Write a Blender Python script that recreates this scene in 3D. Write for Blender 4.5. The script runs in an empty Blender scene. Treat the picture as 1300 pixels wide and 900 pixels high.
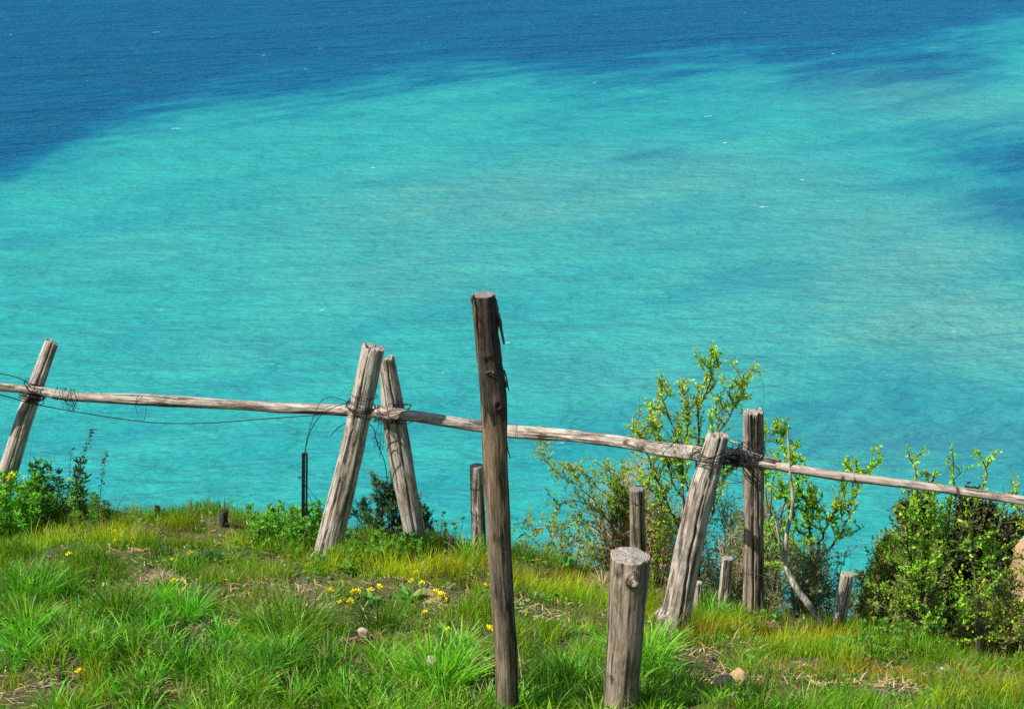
import bpy, math, random
import numpy as np
from mathutils import Vector, Matrix

random.seed(7)
RNG = np.random.default_rng(11)
SC = bpy.context.scene
COL = SC.collection
PI = math.pi

# ------------------------------------------------------------------ camera
W0, H0, F0 = 1300.0, 900.0, 2030.0
PITCH = math.radians(-19.0)
cam_data = bpy.data.cameras.new('camera')
cam = bpy.data.objects.new('camera', cam_data)
COL.objects.link(cam)
cam_data.sensor_width = 36.0
cam_data.lens = 36.0 * F0 / W0
cam_data.clip_start = 0.1
cam_data.clip_end = 60000
cam.rotation_euler = (PI / 2 + PITCH, 0, 0)
SC.camera = cam
SEA_Z = -60.0

def ray(px, py):
    u = (px - W0 / 2) / F0
    v = (H0 / 2 - py) / F0
    c, s = math.cos(PITCH), math.sin(PITCH)
    return (u, c - v * s, s + v * c)

def P(px, py, Y):
    d = ray(px, py)
    k = Y / d[1]
    return np.array([d[0] * k, Y, d[2] * k])

def pxsize(w, Y, py=600):
    """metres for a width of w photograph pixels at depth Y"""
    d = ray(650, py)
    return w / F0 * Y / d[1]

# ------------------------------------------------------------------ noise
def _hash(i, j, k, seed):
    n = (i * 374761393 + j * 668265263 + k * 2147483647 + seed * 974634777) & 0xffffffff
    n = ((n ^ (n >> 13)) * 1274126177) & 0xffffffff
    n = n ^ (n >> 16)
    return (n & 0xffff) / 65535.0

def vnoise(x, y, z, seed=0):
    x, y, z = np.broadcast_arrays(np.asarray(x, float), np.asarray(y, float), np.asarray(z, float))
    xi = np.floor(x).astype(np.int64); yi = np.floor(y).astype(np.int64); zi = np.floor(z).astype(np.int64)
    fx = x - xi; fy = y - yi; fz = z - zi
    fx = fx * fx * (3 - 2 * fx); fy = fy * fy * (3 - 2 * fy); fz = fz * fz * (3 - 2 * fz)
    r = 0
    for a in (0, 1):
        wa = fx if a else 1 - fx
        for b in (0, 1):
            wb = fy if b else 1 - fy
            for c in (0, 1):
                wc = fz if c else 1 - fz
                r = r + wa * wb * wc * _hash(xi + a, yi + b, zi + c, seed)
    return r * 2 - 1

def fbm(x, y, z, seed=0, oct=4):
    r = 0; a = 1.0; t = 0
    for o in range(oct):
        r = r + a * vnoise(x * 2 ** o, y * 2 ** o, z * 2 ** o, seed + o * 17)
        t += a; a *= 0.5
    return r / t

def smooth(a, b, x):
    t = np.clip((x - a) / (b - a), 0, 1)
    return t * t * (3 - 2 * t)

# ------------------------------------------------------------------ terrain
EDGE_PX = [(-200, 640, 8.6), (0, 645, 8.5), (150, 650, 8.45), (270, 656, 8.35), (330, 670, 8.2), (460, 684, 8.05), (600, 700, 7.9),
           (700, 722, 7.75), (800, 745, 7.6), (870, 766, 7.45), (960, 784, 7.35), (1050, 798, 7.25),
           (1150, 826, 7.1), (1300, 858, 6.85), (1500, 880, 6.7)]
_e = np.array([P(*p) for p in EDGE_PX])
def edge_y(x):
    return np.interp(x, np.r_[-60, _e[:, 0], 60], np.r_[9.5, _e[:, 1], 6.2]) + 0.05 * vnoise(np.asarray(x) * 3.1, 0, 0, 5)
def edge_z(x):
    return np.interp(x, np.r_[-60, _e[:, 0], 60], np.r_[-3.7, _e[:, 2], -4.6])

def ground_z(x, y):
    x = np.asarray(x, float); y = np.asarray(y, float)
    ye = edge_y(x); ze = edge_z(x)
    zb = -3.23 - 0.012 * x
    t = np.clip((y - 5.2) / np.maximum(ye - 5.2, .3), 0, 1)
    z1 = zb + (ze - zb) * (t * 0.75 + 0.25 * t * t * (3 - 2 * t))
    z0 = np.interp(y, [-60, -20, 0, 5.2], [16, 5, -1.62, -3.23]) - 0.012 * x
    z = np.where(y < 5.2, z0, z1)
    d = np.maximum(y - ye, 0)
    z = z - 1.25 * (np.sqrt(d * d + 0.06) - math.sqrt(0.06)) * (1 + 0.0 * d)
    bump = 0.075 * fbm(x * 1.5, y * 1.5, 0, 3, 3) + 0.050 * fbm(x * 5, y * 5, 0, 9, 3)
    big = smooth(6, 30, d) * 5.0 * fbm(x * .05, y * .05, 0, 21, 4)
    z = z + bump + big
    return np.maximum(z, SEA_Z - 3 - 0.02 * d)

def G(px, py):
    """ground point seen at a photograph pixel"""
    d = ray(px, py)
    k = np.arange(3.0, 14.0, 0.01)
    x = d[0] * k; y = d[1] * k; z = d[2] * k
    gz = ground_z(x, y)
    i = np.argmax(z < gz)
    if z[i] >= gz[i]:
        i = np.argmin(np.abs(z - gz))
    return np.array([x[i], y[i], gz[i]])

def gdrop(x, y, off=0.0):
    return np.array([x, y, float(ground_z(x, y)) + off])

# ------------------------------------------------------------------ mesh helpers
def mesh_np(name, verts, faces_list, mats, mat_idx=None, cols=None, smooth_shade=True, attrs=None):
    """faces_list: list of (n,k) int arrays"""
    me = bpy.data.meshes.new(name)
    verts = np.asarray(verts, np.float32)
    me.vertices.add(len(verts)); me.vertices.foreach_set('co', verts.ravel())
    loops = np.concatenate([f.ravel() for f in faces_list]).astype(np.int32)
    tot = np.concatenate([np.full(len(f), f.shape[1]) for f in faces_list])
    start = np.concatenate([[0], np.cumsum(tot)[:-1]]).astype(np.int32)
    me.loops.add(len(loops)); me.loops.foreach_set('vertex_index', loops)
    me.polygons.add(len(start)); me.polygons.foreach_set('loop_start', start)
    if mat_idx is not None:
        me.polygons.foreach_set('material_index', np.asarray(mat_idx, np.int32))
    me.update(calc_edges=True)
    me.polygons.foreach_set('use_smooth', np.full(len(start), smooth_shade))
    if cols is not None:
        a = me.color_attributes.new('Col', 'FLOAT_COLOR', 'POINT')
        c = np.ones((len(verts), 4), np.float32); c[:, :cols.shape[1]] = cols
        a.data.foreach_set('color', c.ravel())
    if attrs:
        for k, v in attrs.items():
            a = me.attributes.new(k, 'FLOAT', 'POINT'); a.data.foreach_set('value', np.asarray(v, np.float32))
    for m in (mats if isinstance(mats, (list, tuple)) else [mats]):
        me.materials.append(m)
    me.validate()
    return me

def link(name, me, parent=None, M=None):
    o = bpy.data.objects.new(name, me); COL.objects.link(o)
    if M is not None: o.matrix_world = M
    if parent is not None:
        o.parent = parent
        o.matrix_parent_inverse = Matrix.Translation(-parent.location)
    return o

def tag(o, label, cat, group=None):
    o['label'] = label; o['category'] = cat
    if group: o['group'] = group
    return o

def empty(name, loc, label, cat, group=None):
    o = bpy.data.objects.new(name, None); COL.objects.link(o)
    o.location = [float(v) for v in loc]; o.empty_display_size = .1
    return tag(o, label, cat, group)

class Acc:
    """collects tubes and cards as arrays"""
    def __init__(s): s.v = []; s.f = []; s.c = []; s.n = 0
    def add(s, v, f, c=None):
        v = np.asarray(v, float)
        s.v.append(v); s.f.append(np.asarray(f) + s.n); s.n += len(v)
        if c is not None: s.c.append(np.broadcast_to(np.asarray(c, float), (len(v), 3)))
    def tube(s, pts, r, n=5, c=None):
        pts = np.asarray(pts, float); m = len(pts)
        r = np.broadcast_to(np.asarray(r, float), (m,))
        t = np.gradient(pts, axis=0); t /= np.linalg.norm(t, axis=1)[:, None] + 1e-9
        ref = np.array([0.31, 0.87, 0.38])
        a = np.cross(t, ref); a /= np.linalg.norm(a, axis=1)[:, None] + 1e-9
        b = np.cross(t, a)
        th = np.linspace(0, 2 * PI, n, endpoint=False)
        v = pts[:, None] + r[:, None, None] * (np.cos(th)[None, :, None] * a[:, None] + np.sin(th)[None, :, None] * b[:, None])
        i = np.arange(m - 1)[:, None] * n; j = np.arange(n)[None]; k = (np.arange(n) + 1) % n
        f = np.stack([i + j, i + k[None], i + n + k[None], i + n + j], -1).reshape(-1, 4)
        s.add(v.reshape(-1, 3), f, c)
    def mesh(s, name, mat, smooth_shade=True):
        v = np.concatenate(s.v)
        c = np.concatenate(s.c) if s.c else None
        by = {}
        for f in s.f: by.setdefault(f.shape[1], []).append(f)
        return mesh_np(name, v, [np.concatenate(x) for x in by.values()], mat, cols=c, smooth_shade=smooth_shade)

def local(me, origin):
    """shift mesh verts so that its origin sits at origin"""
    n = len(me.vertices); a = np.empty(n * 3, np.float32); me.vertices.foreach_get('co', a)
    a = a.reshape(-1, 3) - np.asarray(origin, np.float32); me.vertices.foreach_set('co', a.ravel()); me.update()

def part(name, me, parent, label=None):
    """world-coordinate mesh as child of an Empty"""
    local(me, parent.location)
    o = bpy.data.objects.new(name, me); COL.objects.link(o); o.parent = parent
    if label: o['label'] = label
    return o

def single(name, me, origin, label, cat, group=None):
    local(me, origin)
    o = bpy.data.objects.new(name, me); COL.objects.link(o); o.location = [float(v) for v in origin]
    return tag(o, label, cat, group)

def catmull(pts, n):
    pts = np.asarray(pts, float)
    if len(pts) == 2:
        t = np.linspace(0, 1, n)[:, None]; return pts[0] * (1 - t) + pts[1] * t
    q = np.vstack([2 * pts[0] - pts[1], pts, 2 * pts[-1] - pts[-2]])
    out = []
    s = np.linspace(0, len(pts) - 1 - 1e-6, n)
    for u in s:
        i = int(u); t = u - i
        a, b, c, d = q[i], q[i + 1], q[i + 2], q[i + 3]
        out.append(0.5 * (2 * b + (c - a) * t + (2 * a - 5 * b + 4 * c - d) * t * t + (3 * b - a - 3 * c + d) * t ** 3))
    return np.array(out)

# ------------------------------------------------------------------ materials
def newmat(name):
    m = bpy.data.materials.new(name); m.use_nodes = True
    nt = m.node_tree; b = nt.nodes['Principled BSDF']
    return m, nt, b
def nd(nt, t, **kw):
    n = nt.nodes.new(t)
    for k, v in kw.items(): setattr(n, k, v)
    return n
def ramp(nt, stops):
    r = nt.nodes.new('ShaderNodeValToRGB'); e = r.color_ramp.elements
    while len(e) < len(stops): e.new(.5)
    for x, (p, c) in zip(e, stops): x.position = p; x.color = (*c, 1) if len(c) == 3 else c
    return r
def noise_tex(nt, vec, scale, detail=4, rough=.5, mscale=None, rot=None, dist=0.0):
    n = nt.nodes.new('ShaderNodeTexNoise'); n.inputs['Scale'].default_value = scale
    n.inputs['Detail'].default_value = detail; n.inputs['Roughness'].default_value = rough
    n.inputs['Distortion'].default_value = dist
    if mscale or rot:
        mp = nt.nodes.new('ShaderNodeMapping')
        if rot:      # elongated along the direction rot[2] in world space
            mp.vector_type = 'TEXTURE'; mp.inputs['Rotation'].default_value = tuple(-a for a in rot)
            mp.inputs['Scale'].default_value = tuple(1 / a for a in mscale)
        else: mp.inputs['Scale'].default_value = mscale
        nt.links.new(vec, mp.inputs['Vector']); vec = mp.outputs['Vector']
    nt.links.new(vec, n.inputs['Vector'])
    return n
def mixc(nt, fac, a, b, mode='MIX'):
    m = nt.nodes.new('ShaderNodeMix'); m.data_type = 'RGBA'; m.blend_type = mode
    for s, v in ((m.inputs[0], fac), (m.inputs[6], a), (m.inputs[7], b)):
        if hasattr(v, 'is_linked') or hasattr(v, 'links'): nt.links.new(v, s)
        elif isinstance(v, (int, float)): s.default_value = v
        else: s.default_value = (*v, 1)
    return m.outputs[2]
def math_(nt, op, a, b=None, c=None):
    m = nt.nodes.new('ShaderNodeMath'); m.operation = op
    for s, v in zip(m.inputs, (a, b, c)):
        if v is None: continue
        if isinstance(v, (int, float)): s.default_value = v
        else: nt.links.new(v, s)
    return m.outputs[0]

def wood_mat(name, light, mid, dark, warm, crack=.8, bark=False, rough=.85):
    m, nt, b = newmat(name)
    tc = nd(nt, 'ShaderNodeTexCoord'); oi = nd(nt, 'ShaderNodeObjectInfo')
    off = nd(nt, 'ShaderNodeVectorMath', operation='SCALE'); 
    comb = nd(nt, 'ShaderNodeCombineXYZ'); nt.links.new(oi.outputs['Random'], comb.inputs[0]); nt.links.new(oi.outputs['Random'], comb.inputs[2])
    nt.links.new(comb.outputs[0], off.inputs[0]); off.inputs['Scale'].default_value = 13.7
    add = nd(nt, 'ShaderNodeVectorMath', operation='ADD'); nt.links.new(tc.outputs['Object'], add.inputs[0]); nt.links.new(off.outputs[0], add.inputs[1])
    V = add.outputs[0]
    g1 = noise_tex(nt, V, 62, 6, .72, (1, 1, .06), dist=.4)
    g2 = noise_tex(nt, V, 26, 5, .65, (1, 1, .055), dist=.5)
    g3 = noise_tex(nt, V, 7, 3, .6, (1, 1, .5))
    r1 = ramp(nt, [(.36, dark), (.46, mid), (.60, light)]); nt.links.new(g1.outputs[0], r1.inputs[0])
    r2 = ramp(nt, [(.36, (0, 0, 0)), (.62, (1, 1, 1))]); nt.links.new(g3.outputs[0], r2.inputs[0])
    c = mixc(nt, math_(nt, 'MULTIPLY', r2.outputs[0], .6), r1.outputs[0], warm)
    g4 = noise_tex(nt, V, 16, 4, .7, (1, 1, .35), dist=1.2); r4 = ramp(nt, [(.35, (.42, .38, .34)), (.55, (1, 1, 1))]); nt.links.new(g4.outputs[0], r4.inputs[0])
    c = mixc(nt, 1.0, c, r4.outputs[0], 'MULTIPLY')
    ck = ramp(nt, [(.37, (0, 0, 0)), (.43, (1, 1, 1))]); nt.links.new(g2.outputs[0], ck.inputs[0])
    dk = tuple(v * .35 for v in dark)
    c = mixc(nt, ck.outputs[0], mixc(nt, crack, c, dk), c)
    if bark:
        at = nd(nt, 'ShaderNodeAttribute', attribute_name='bark')
        bn = noise_tex(nt, V, 45, 5, .7, (1, 1, .4))
        br = ramp(nt, [(.3, (.012, .009, .007)), (.55, (.06, .045, .032)), (.75, (.13, .10, .075))]); nt.links.new(bn.outputs[0], br.inputs[0])
        edge = math_(nt, 'ADD', at.outputs['Fac'], math_(nt, 'MULTIPLY', math_(nt, 'SUBTRACT', bn.outputs[0], .5), .5))
        er = ramp(nt, [(.45, (0, 0, 0)), (.55, (1, 1, 1))]); nt.links.new(edge, er.inputs[0])
        c = mixc(nt, er.outputs[0], c, br.outputs[0])
    nt.links.new(c, b.inputs['Base Color'])
    b.inputs['Roughness'].default_value = rough
    b.inputs['Specular IOR Level'].default_value = .25
    bp = nd(nt, 'ShaderNodeBump'); bp.inputs['Strength'].default_value = 1; bp.inputs['Distance'].default_value = .009
    h = math_(nt, 'ADD', g1.outputs[0], math_(nt, 'MULTIPLY', ck.outputs[0], .8))
    nt.links.new(h, bp.inputs['Height']); nt.links.new(bp.outputs[0], b.inputs['Normal'])
    return m

W_SILVER = wood_mat('silvered_wood', (.60, .54, .47), (.37, .32, .27), (.10, .082, .066), (.42, .34, .25))
W_BROWN = wood_mat('brown_wood', (.42, .36, .28), (.21, .175, .135), (.045, .036, .028), (.33, .25, .16))
W_BARK = wood_mat('barked_wood', (.27, .22, .155), (.14, .11, .078), (.03, .024, .018), (.27, .18, .09), bark=True)
W_DARK = wood_mat('charred_wood', (.09, .08, .075), (.045, .04, .038), (.015, .013, .012), (.07, .055, .045))
def end_mat(name, light, dark):
    m, nt, b = newmat(name)
    tc = nd(nt, 'ShaderNodeTexCoord')
    mp = nd(nt, 'ShaderNodeMapping'); mp.inputs['Scale'].default_value = (1, 1, 0.02); nt.links.new(tc.outputs['Object'], mp.inputs[0])
    w = nd(nt, 'ShaderNodeTexWave', wave_type='RINGS', rings_direction='Z'); w.inputs['Scale'].default_value = 38; w.inputs['Distortion'].default_value = 3
    w.inputs['Detail'].default_value = 3; w.inputs['Detail Scale'].default_value = 2
    nt.links.new(mp.outputs[0], w.inputs[0])
    n = noise_tex(nt, tc.outputs['Object'], 60, 4, .7)
    n2 = noise_tex(nt, tc.outputs['Object'], 14, 3, .6, dist=1.0)
    r = ramp(nt, [(.25, dark), (.75, light)]); 
    nt.links.new(math_(nt, 'ADD', math_(nt, 'MULTIPLY', w.outputs['Fac'], .35), math_(nt, 'MULTIPLY', n.outputs[0], .65)), r.inputs[0])
    cr = ramp(nt, [(.485, (0, 0, 0)), (.5, (1, 1, 1)), (.515, (0, 0, 0))]); nt.links.new(n2.outputs[0], cr.inputs[0])
    c = mixc(nt, math_(nt, 'MULTIPLY', cr.outputs[0], .8), r.outputs[0], tuple(v * .3 for v in dark))
    nt.links.new(c, b.inputs['Base Color']); b.inputs['Roughness'].default_value = .9
    bp = nd(nt, 'ShaderNodeBump'); bp.inputs['Distance'].default_value = .004; nt.links.new(n.outputs[0], bp.inputs['Height']); nt.links.new(bp.outputs[0], b.inputs['Normal'])
    return m
E_SILVER = end_mat('silvered_end_grain', (.46, .40, .33), (.11, .09, .07))
E_BROWN = end_mat('brown_end_grain', (.30, .26, .22), (.08, .065, .055))

def plain(name, col, rough=.8, metal=0.0, var=.35, scale=40):
    m, nt, b = newmat(name)
    tc = nd(nt, 'ShaderNodeTexCoord'); n = noise_tex(nt, tc.outputs['Object'], scale, 4, .6)
    r = ramp(nt, [(.3, tuple(v * (1 - var) for v in col)), (.7, tuple(min(v * (1 + var), 1) for v in col))]); nt.links.new(n.outputs[0], r.inputs[0])
    nt.links.new(r.outputs[0], b.inputs['Base Color']); b.inputs['Roughness'].default_value = rough; b.inputs['Metallic'].default_value = metal
    return m
WIRE = plain('rusty_wire', (.028, .022, .020), .65, .5)
WIRE_GREY = plain('dull_wire', (.08, .08, .08), .6, .5)
STAKE_M = plain('blackened_metal', (.022, .021, .022), .5, .4, .5)

def leaf_mat(name, trans=.4, rough=.5, tcol=(1.15, 1.25, .55)):
    m, nt, b = newmat(name)
    at = nd(nt, 'ShaderNodeAttribute', attribute_name='Col')
    b.inputs['Roughness'].default_value = rough; b.inputs['Specular IOR Level'].default_value = .3
    nt.links.new(at.outputs['Color'], b.inputs['Base Color'])
    tr = nd(nt, 'ShaderNodeBsdfTranslucent')
    tm = mixc(nt, 1.0, at.outputs['Color'], tcol, 'MULTIPLY'); nt.links.new(tm, tr.inputs['Color'])
    mx = nd(nt, 'ShaderNodeMixShader'); mx.inputs[0].default_value = trans
    nt.links.new(b.outputs[0], mx.inputs[1]); nt.links.new(tr.outputs[0], mx.inputs[2])
    nt.links.new(mx.outputs[0], nt.nodes['Material Output'].inputs[0])
    return m
GRASS_M = leaf_mat('grass_blade', .45, .45)
LEAF_M = leaf_mat('leaf', .5, .5)
DARKLEAF_M = leaf_mat('evergreen_leaf', .15, .45, (1, 1, .8))
TWIG_M = leaf_mat('twig', .0, .85)
DRY_M = leaf_mat('dry_stalk', .15, .8, (1, .95, .8))
PETAL_M = plain('yellow_petal', (.95, .80, .01), .6, 0, .12, 300)

# ------------------------------------------------------------------ setting: hillside
def uneq(a, b, n, lo, hi, m):
    return np.unique(np.r_[np.linspace(a, lo, m), np.linspace(lo, hi, n), np.linspace(hi, b, m)])
gx = uneq(-150, 150, 320, -5.2, 5.2, 46)
gy = np.unique(np.r_[np.linspace(-60, 3.4, 26), np.linspace(3.4, 10.5, 300), np.linspace(10.5, 70, 60)])
X, Y = np.meshgrid(gx, gy); Z = ground_z(X, Y)
idx = np.arange(X.size).reshape(X.shape)
q = np.stack([idx[:-1, :-1], idx[:-1, 1:], idx[1:, 1:], idx[1:, :-1]], -1).reshape(-1, 4)
m, nt, b = newmat('hillside_soil')
tc = nd(nt, 'ShaderNodeTexCoord'); V = tc.outputs['Object']
n1 = noise_tex(nt, V, 2.2, 6, .65); n2 = noise_tex(nt, V, 60, 5, .7); n3 = noise_tex(nt, V, 14, 5, .7, dist=.5)
r1 = ramp(nt, [(.32, (.05, .032, .018)), (.5, (.15, .10, .055)), (.68, (.34, .25, .14))]); nt.links.new(n2.outputs[0], r1.inputs[0])
r2 = ramp(nt, [(.35, (.04, .06, .006)), (.6, (.12, .17, .012)), (.75, (.24, .27, .03))]); nt.links.new(n2.outputs[0], r2.inputs[0])
fr = ramp(nt, [(.42, (0, 0, 0)), (.56, (1, 1, 1))]); nt.links.new(math_(nt, 'ADD', math_(nt, 'MULTIPLY', n1.outputs[0], .5), math_(nt, 'MULTIPLY', n3.outputs[0], .5)), fr.inputs[0])
nt.links.new(mixc(nt, fr.outputs[0], r1.outputs[0], r2.outputs[0]), b.inputs['Base Color'])
b.inputs['Roughness'].default_value = .95
bp = nd(nt, 'ShaderNodeBump'); bp.inputs['Distance'].default_value = .03; nt.links.new(math_(nt, 'ADD', n2.outputs[0], n3.outputs[0]), bp.inputs['Height']); nt.links.new(bp.outputs[0], b.inputs['Normal'])
hill = link('hillside', mesh_np('hillside', np.stack([X, Y, Z], -1).reshape(-1, 3), [q], m)); hill['kind'] = 'structure'

# ------------------------------------------------------------------ setting: sea
def S(px, py):
    d = ray(px, py); k = SEA_Z / d[2]; return d[0] * k, d[1] * k
bnd = np.array([S(*p) for p in [(-500, 330), (-60, 250), (40, 212), (110, 172), (210, 136), (290, 110), (400, 108), (480, 112), (560, 108), (640, 100), (720, 112), (840, 108), (960, 98), (1090, 98), (1180, 84), (1250, 52), (1300, 28), (1600, 8)]])
sx = np.unique(np.r_[np.linspace(-22000, -330, 24), np.linspace(-330, 330, 270), np.linspace(330, 22000, 24)])
sy = np.unique(np.r_[np.linspace(-3000, 40, 12), np.linspace(40, 760, 260), np.geomspace(760, 40000, 40)])
X, Y = np.meshgrid(sx, sy)
warp = 26 * fbm(X * .02, Y * .01, 0, 31, 4)
yb = np.interp(X, bnd[:, 0], bnd[:, 1])
sed = smooth(-62, 60, yb - Y + warp * 1.25)
def blob(px, py, rx, ry, rot=0.0):
    cx, cy = S(px, py); x1, _ = S(px + rx, py); _, y1 = S(px, py - ry); _, y2 = S(px, py + ry)
    ax = abs(x1 - cx); ay = abs(y1 - y2) / 2
    dx = X - cx; dy = Y - cy; c, s = math.cos(rot), math.sin(rot)
    u = (dx * c + dy * s) / ax; v = (-dx * s + dy * c) / ay
    return np.exp(-(u * u + v * v))
wob = 1 + .5 * fbm(X * .02, Y * .013, 0, 77, 4)
for bx, by, rx, ry, w in [(1300, 190, 110, 44, .55), (1340, 280, 110, 46, .50), (1240, 205, 60, 16, .25), (830, 200, 90, 12, .30), (520, 62, 90, 10, -.15), (860, 70, 160, 10, -.16), (640, 86, 60, 6, -.15), (1120, 60, 120, 12, -.18),
                          (560, 78, 60, 10, -.10), (1100, 237, 120, 10, .14), (1120, 480, 160, 26, .16), (980, 520, 200, 24, .12), (1180, 560, 240, 44, .32), (760, 560, 120, 24, .10), (700, 160, 60, 10, .12), (380, 150, 90, 10, .10), (0, 190, 90, 22, .25),
                          (640, 330, 70, 14, .08), (930, 335, 130, 22, .05), (1050, 150, 40, 10, .06), (640, 40, 200, 22, .0), (1270, 60, 60, 24, -.2)]:
    sed = sed - w * blob(bx, by, rx, ry) * wob
milk = np.zeros_like(X)
for bx, by, rx, ry, w in [(640, 250, 200, 40, .45), (480, 360, 160, 40, .40), (1150, 330, 200, 70, .75), (1250, 420, 160, 60, .85), (900, 230, 260, 50, .45), (1000, 400, 260, 70, .35),
                          (1200, 130, 160, 34, .4), (1180, 560, 260, 60, .4), (560, 300, 260, 60, .3), (150, 330, 160, 40, .2), (800, 480, 200, 50, .25), (300, 440, 150, 30, .25)]:
    milk = milk + w * blob(bx, by, rx, ry)
milk = np.clip(milk * (1 + .6 * fbm(X * .03, Y * .02, 0, 55, 4)), 0, 1)
sed = np.clip(sed, 0, 1)
cols = np.stack([sed.ravel(), milk.ravel(), np.zeros(X.size)], -1)
idx = np.arange(X.size).reshape(X.shape)
q = np.stack([idx[:-1, :-1], idx[:-1, 1:], idx[1:, 1:], idx[1:, :-1]], -1).reshape(-1, 4)
m, nt, b = newmat('sea_water')
tc = nd(nt, 'ShaderNodeTexCoord'); V = tc.outputs['Object']
at = nd(nt, 'ShaderNodeAttribute', attribute_name='Col'); sp = nd(nt, 'ShaderNodeSeparateColor'); nt.links.new(at.outputs['Color'], sp.inputs[0])
ROT = (0, 0, -math.radians(40))
st = noise_tex(nt, V, .085, 7, .66, (.28, 1, 1), ROT, .5)
cl = noise_tex(nt, V, .26, 6, .66, (.6, 1, 1), ROT, .8)
lg = noise_tex(nt, V, .020, 5, .6, (.6, 1, 1), (0, 0, -math.radians(25)), .9)
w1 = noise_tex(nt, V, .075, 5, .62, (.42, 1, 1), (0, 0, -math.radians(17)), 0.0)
def cen(o, k): return math_(nt, 'MULTIPLY', math_(nt, 'SUBTRACT', o, .5), k)
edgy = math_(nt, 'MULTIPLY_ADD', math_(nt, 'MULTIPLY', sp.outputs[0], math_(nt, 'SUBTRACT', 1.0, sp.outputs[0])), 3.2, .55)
noi = math_(nt, 'ADD', math_(nt, 'ADD', cen(st.outputs[0], 1.25), cen(cl.outputs[0], .45)), math_(nt, 'ADD', cen(lg.outputs[0], .7), cen(w1.outputs[0], .6)))  # w1 term paints the light and dark of the swell into the water colour
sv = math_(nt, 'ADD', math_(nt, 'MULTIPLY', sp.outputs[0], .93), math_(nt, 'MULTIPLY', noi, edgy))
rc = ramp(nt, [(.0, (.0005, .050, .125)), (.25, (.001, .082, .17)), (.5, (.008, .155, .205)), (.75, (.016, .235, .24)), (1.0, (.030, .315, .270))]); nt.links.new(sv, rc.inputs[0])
mk = math_(nt, 'MULTIPLY', sp.outputs[1], math_(nt, 'MULTIPLY_ADD', st.outputs[0], 1.6, -.15))
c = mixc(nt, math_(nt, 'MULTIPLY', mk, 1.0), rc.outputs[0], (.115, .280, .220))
# swell crests, chop
w2 = noise_tex(nt, V, .42, 5, .65, (.55, 1, 1), (0, 0, -math.radians(22)), 0.0)
w3 = noise_tex(nt, V, 1.7, 6, .72, (.6, 1, 1), (0, 0, -math.radians(35)), 0.0)
foam_n = noise_tex(nt, V, .55, 2, .5, (.35, 1, 1), (0, 0, -math.radians(20)))
foam_m = noise_tex(nt, V, .03, 2, .5)
fr = ramp(nt, [(.762, (0, 0, 0)), (.81, (1, 1, 1))])
nt.links.new(math_(nt, 'ADD', foam_n.outputs[0], math_(nt, 'MULTIPLY', math_(nt, 'SUBTRACT', w3.outputs[0], .5), .30)), fr.inputs[0])
c = mixc(nt, fr.outputs[0], c, (.75, .82, .82))
df = nd(nt, 'ShaderNodeBsdfDiffuse'); gl = nd(nt, 'ShaderNodeBsdfGlossy'); gl.inputs['Roughness'].default_value = .12; gl.inputs['Color'].default_value = (.14, .60, 1, 1)
fz = nd(nt, 'ShaderNodeFresnel'); fz.inputs['IOR'].default_value = 1.333; ms = nd(nt, 'ShaderNodeMixShader')
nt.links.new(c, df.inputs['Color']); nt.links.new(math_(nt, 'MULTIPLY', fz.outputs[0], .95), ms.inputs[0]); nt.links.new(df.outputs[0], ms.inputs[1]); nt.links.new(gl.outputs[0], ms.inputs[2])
nt.links.new(ms.outputs[0], nt.nodes['Material Output'].inputs[0])
h = math_(nt, 'ADD', math_(nt, 'MULTIPLY', w1.outputs[0], 5.0), math_(nt, 'ADD', math_(nt, 'MULTIPLY', w2.outputs[0], .72), math_(nt, 'MULTIPLY', w3.outputs[0], .09)))
bp = nd(nt, 'ShaderNodeBump'); bp.inputs['Distance'].default_value = 1.0; bp.inputs['Strength'].default_value = 1.0
nt.links.new(h, bp.inputs['Height'])
for n_ in (df, gl, fz): nt.links.new(bp.outputs[0], n_.inputs['Normal'])
nt.nodes.remove(b)
sea = link('sea', mesh_np('sea', np.stack([X, Y, np.full_like(X, SEA_Z)], -1).reshape(-1, 3), [q], m, cols=cols)); sea['kind'] = 'structure'

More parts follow.
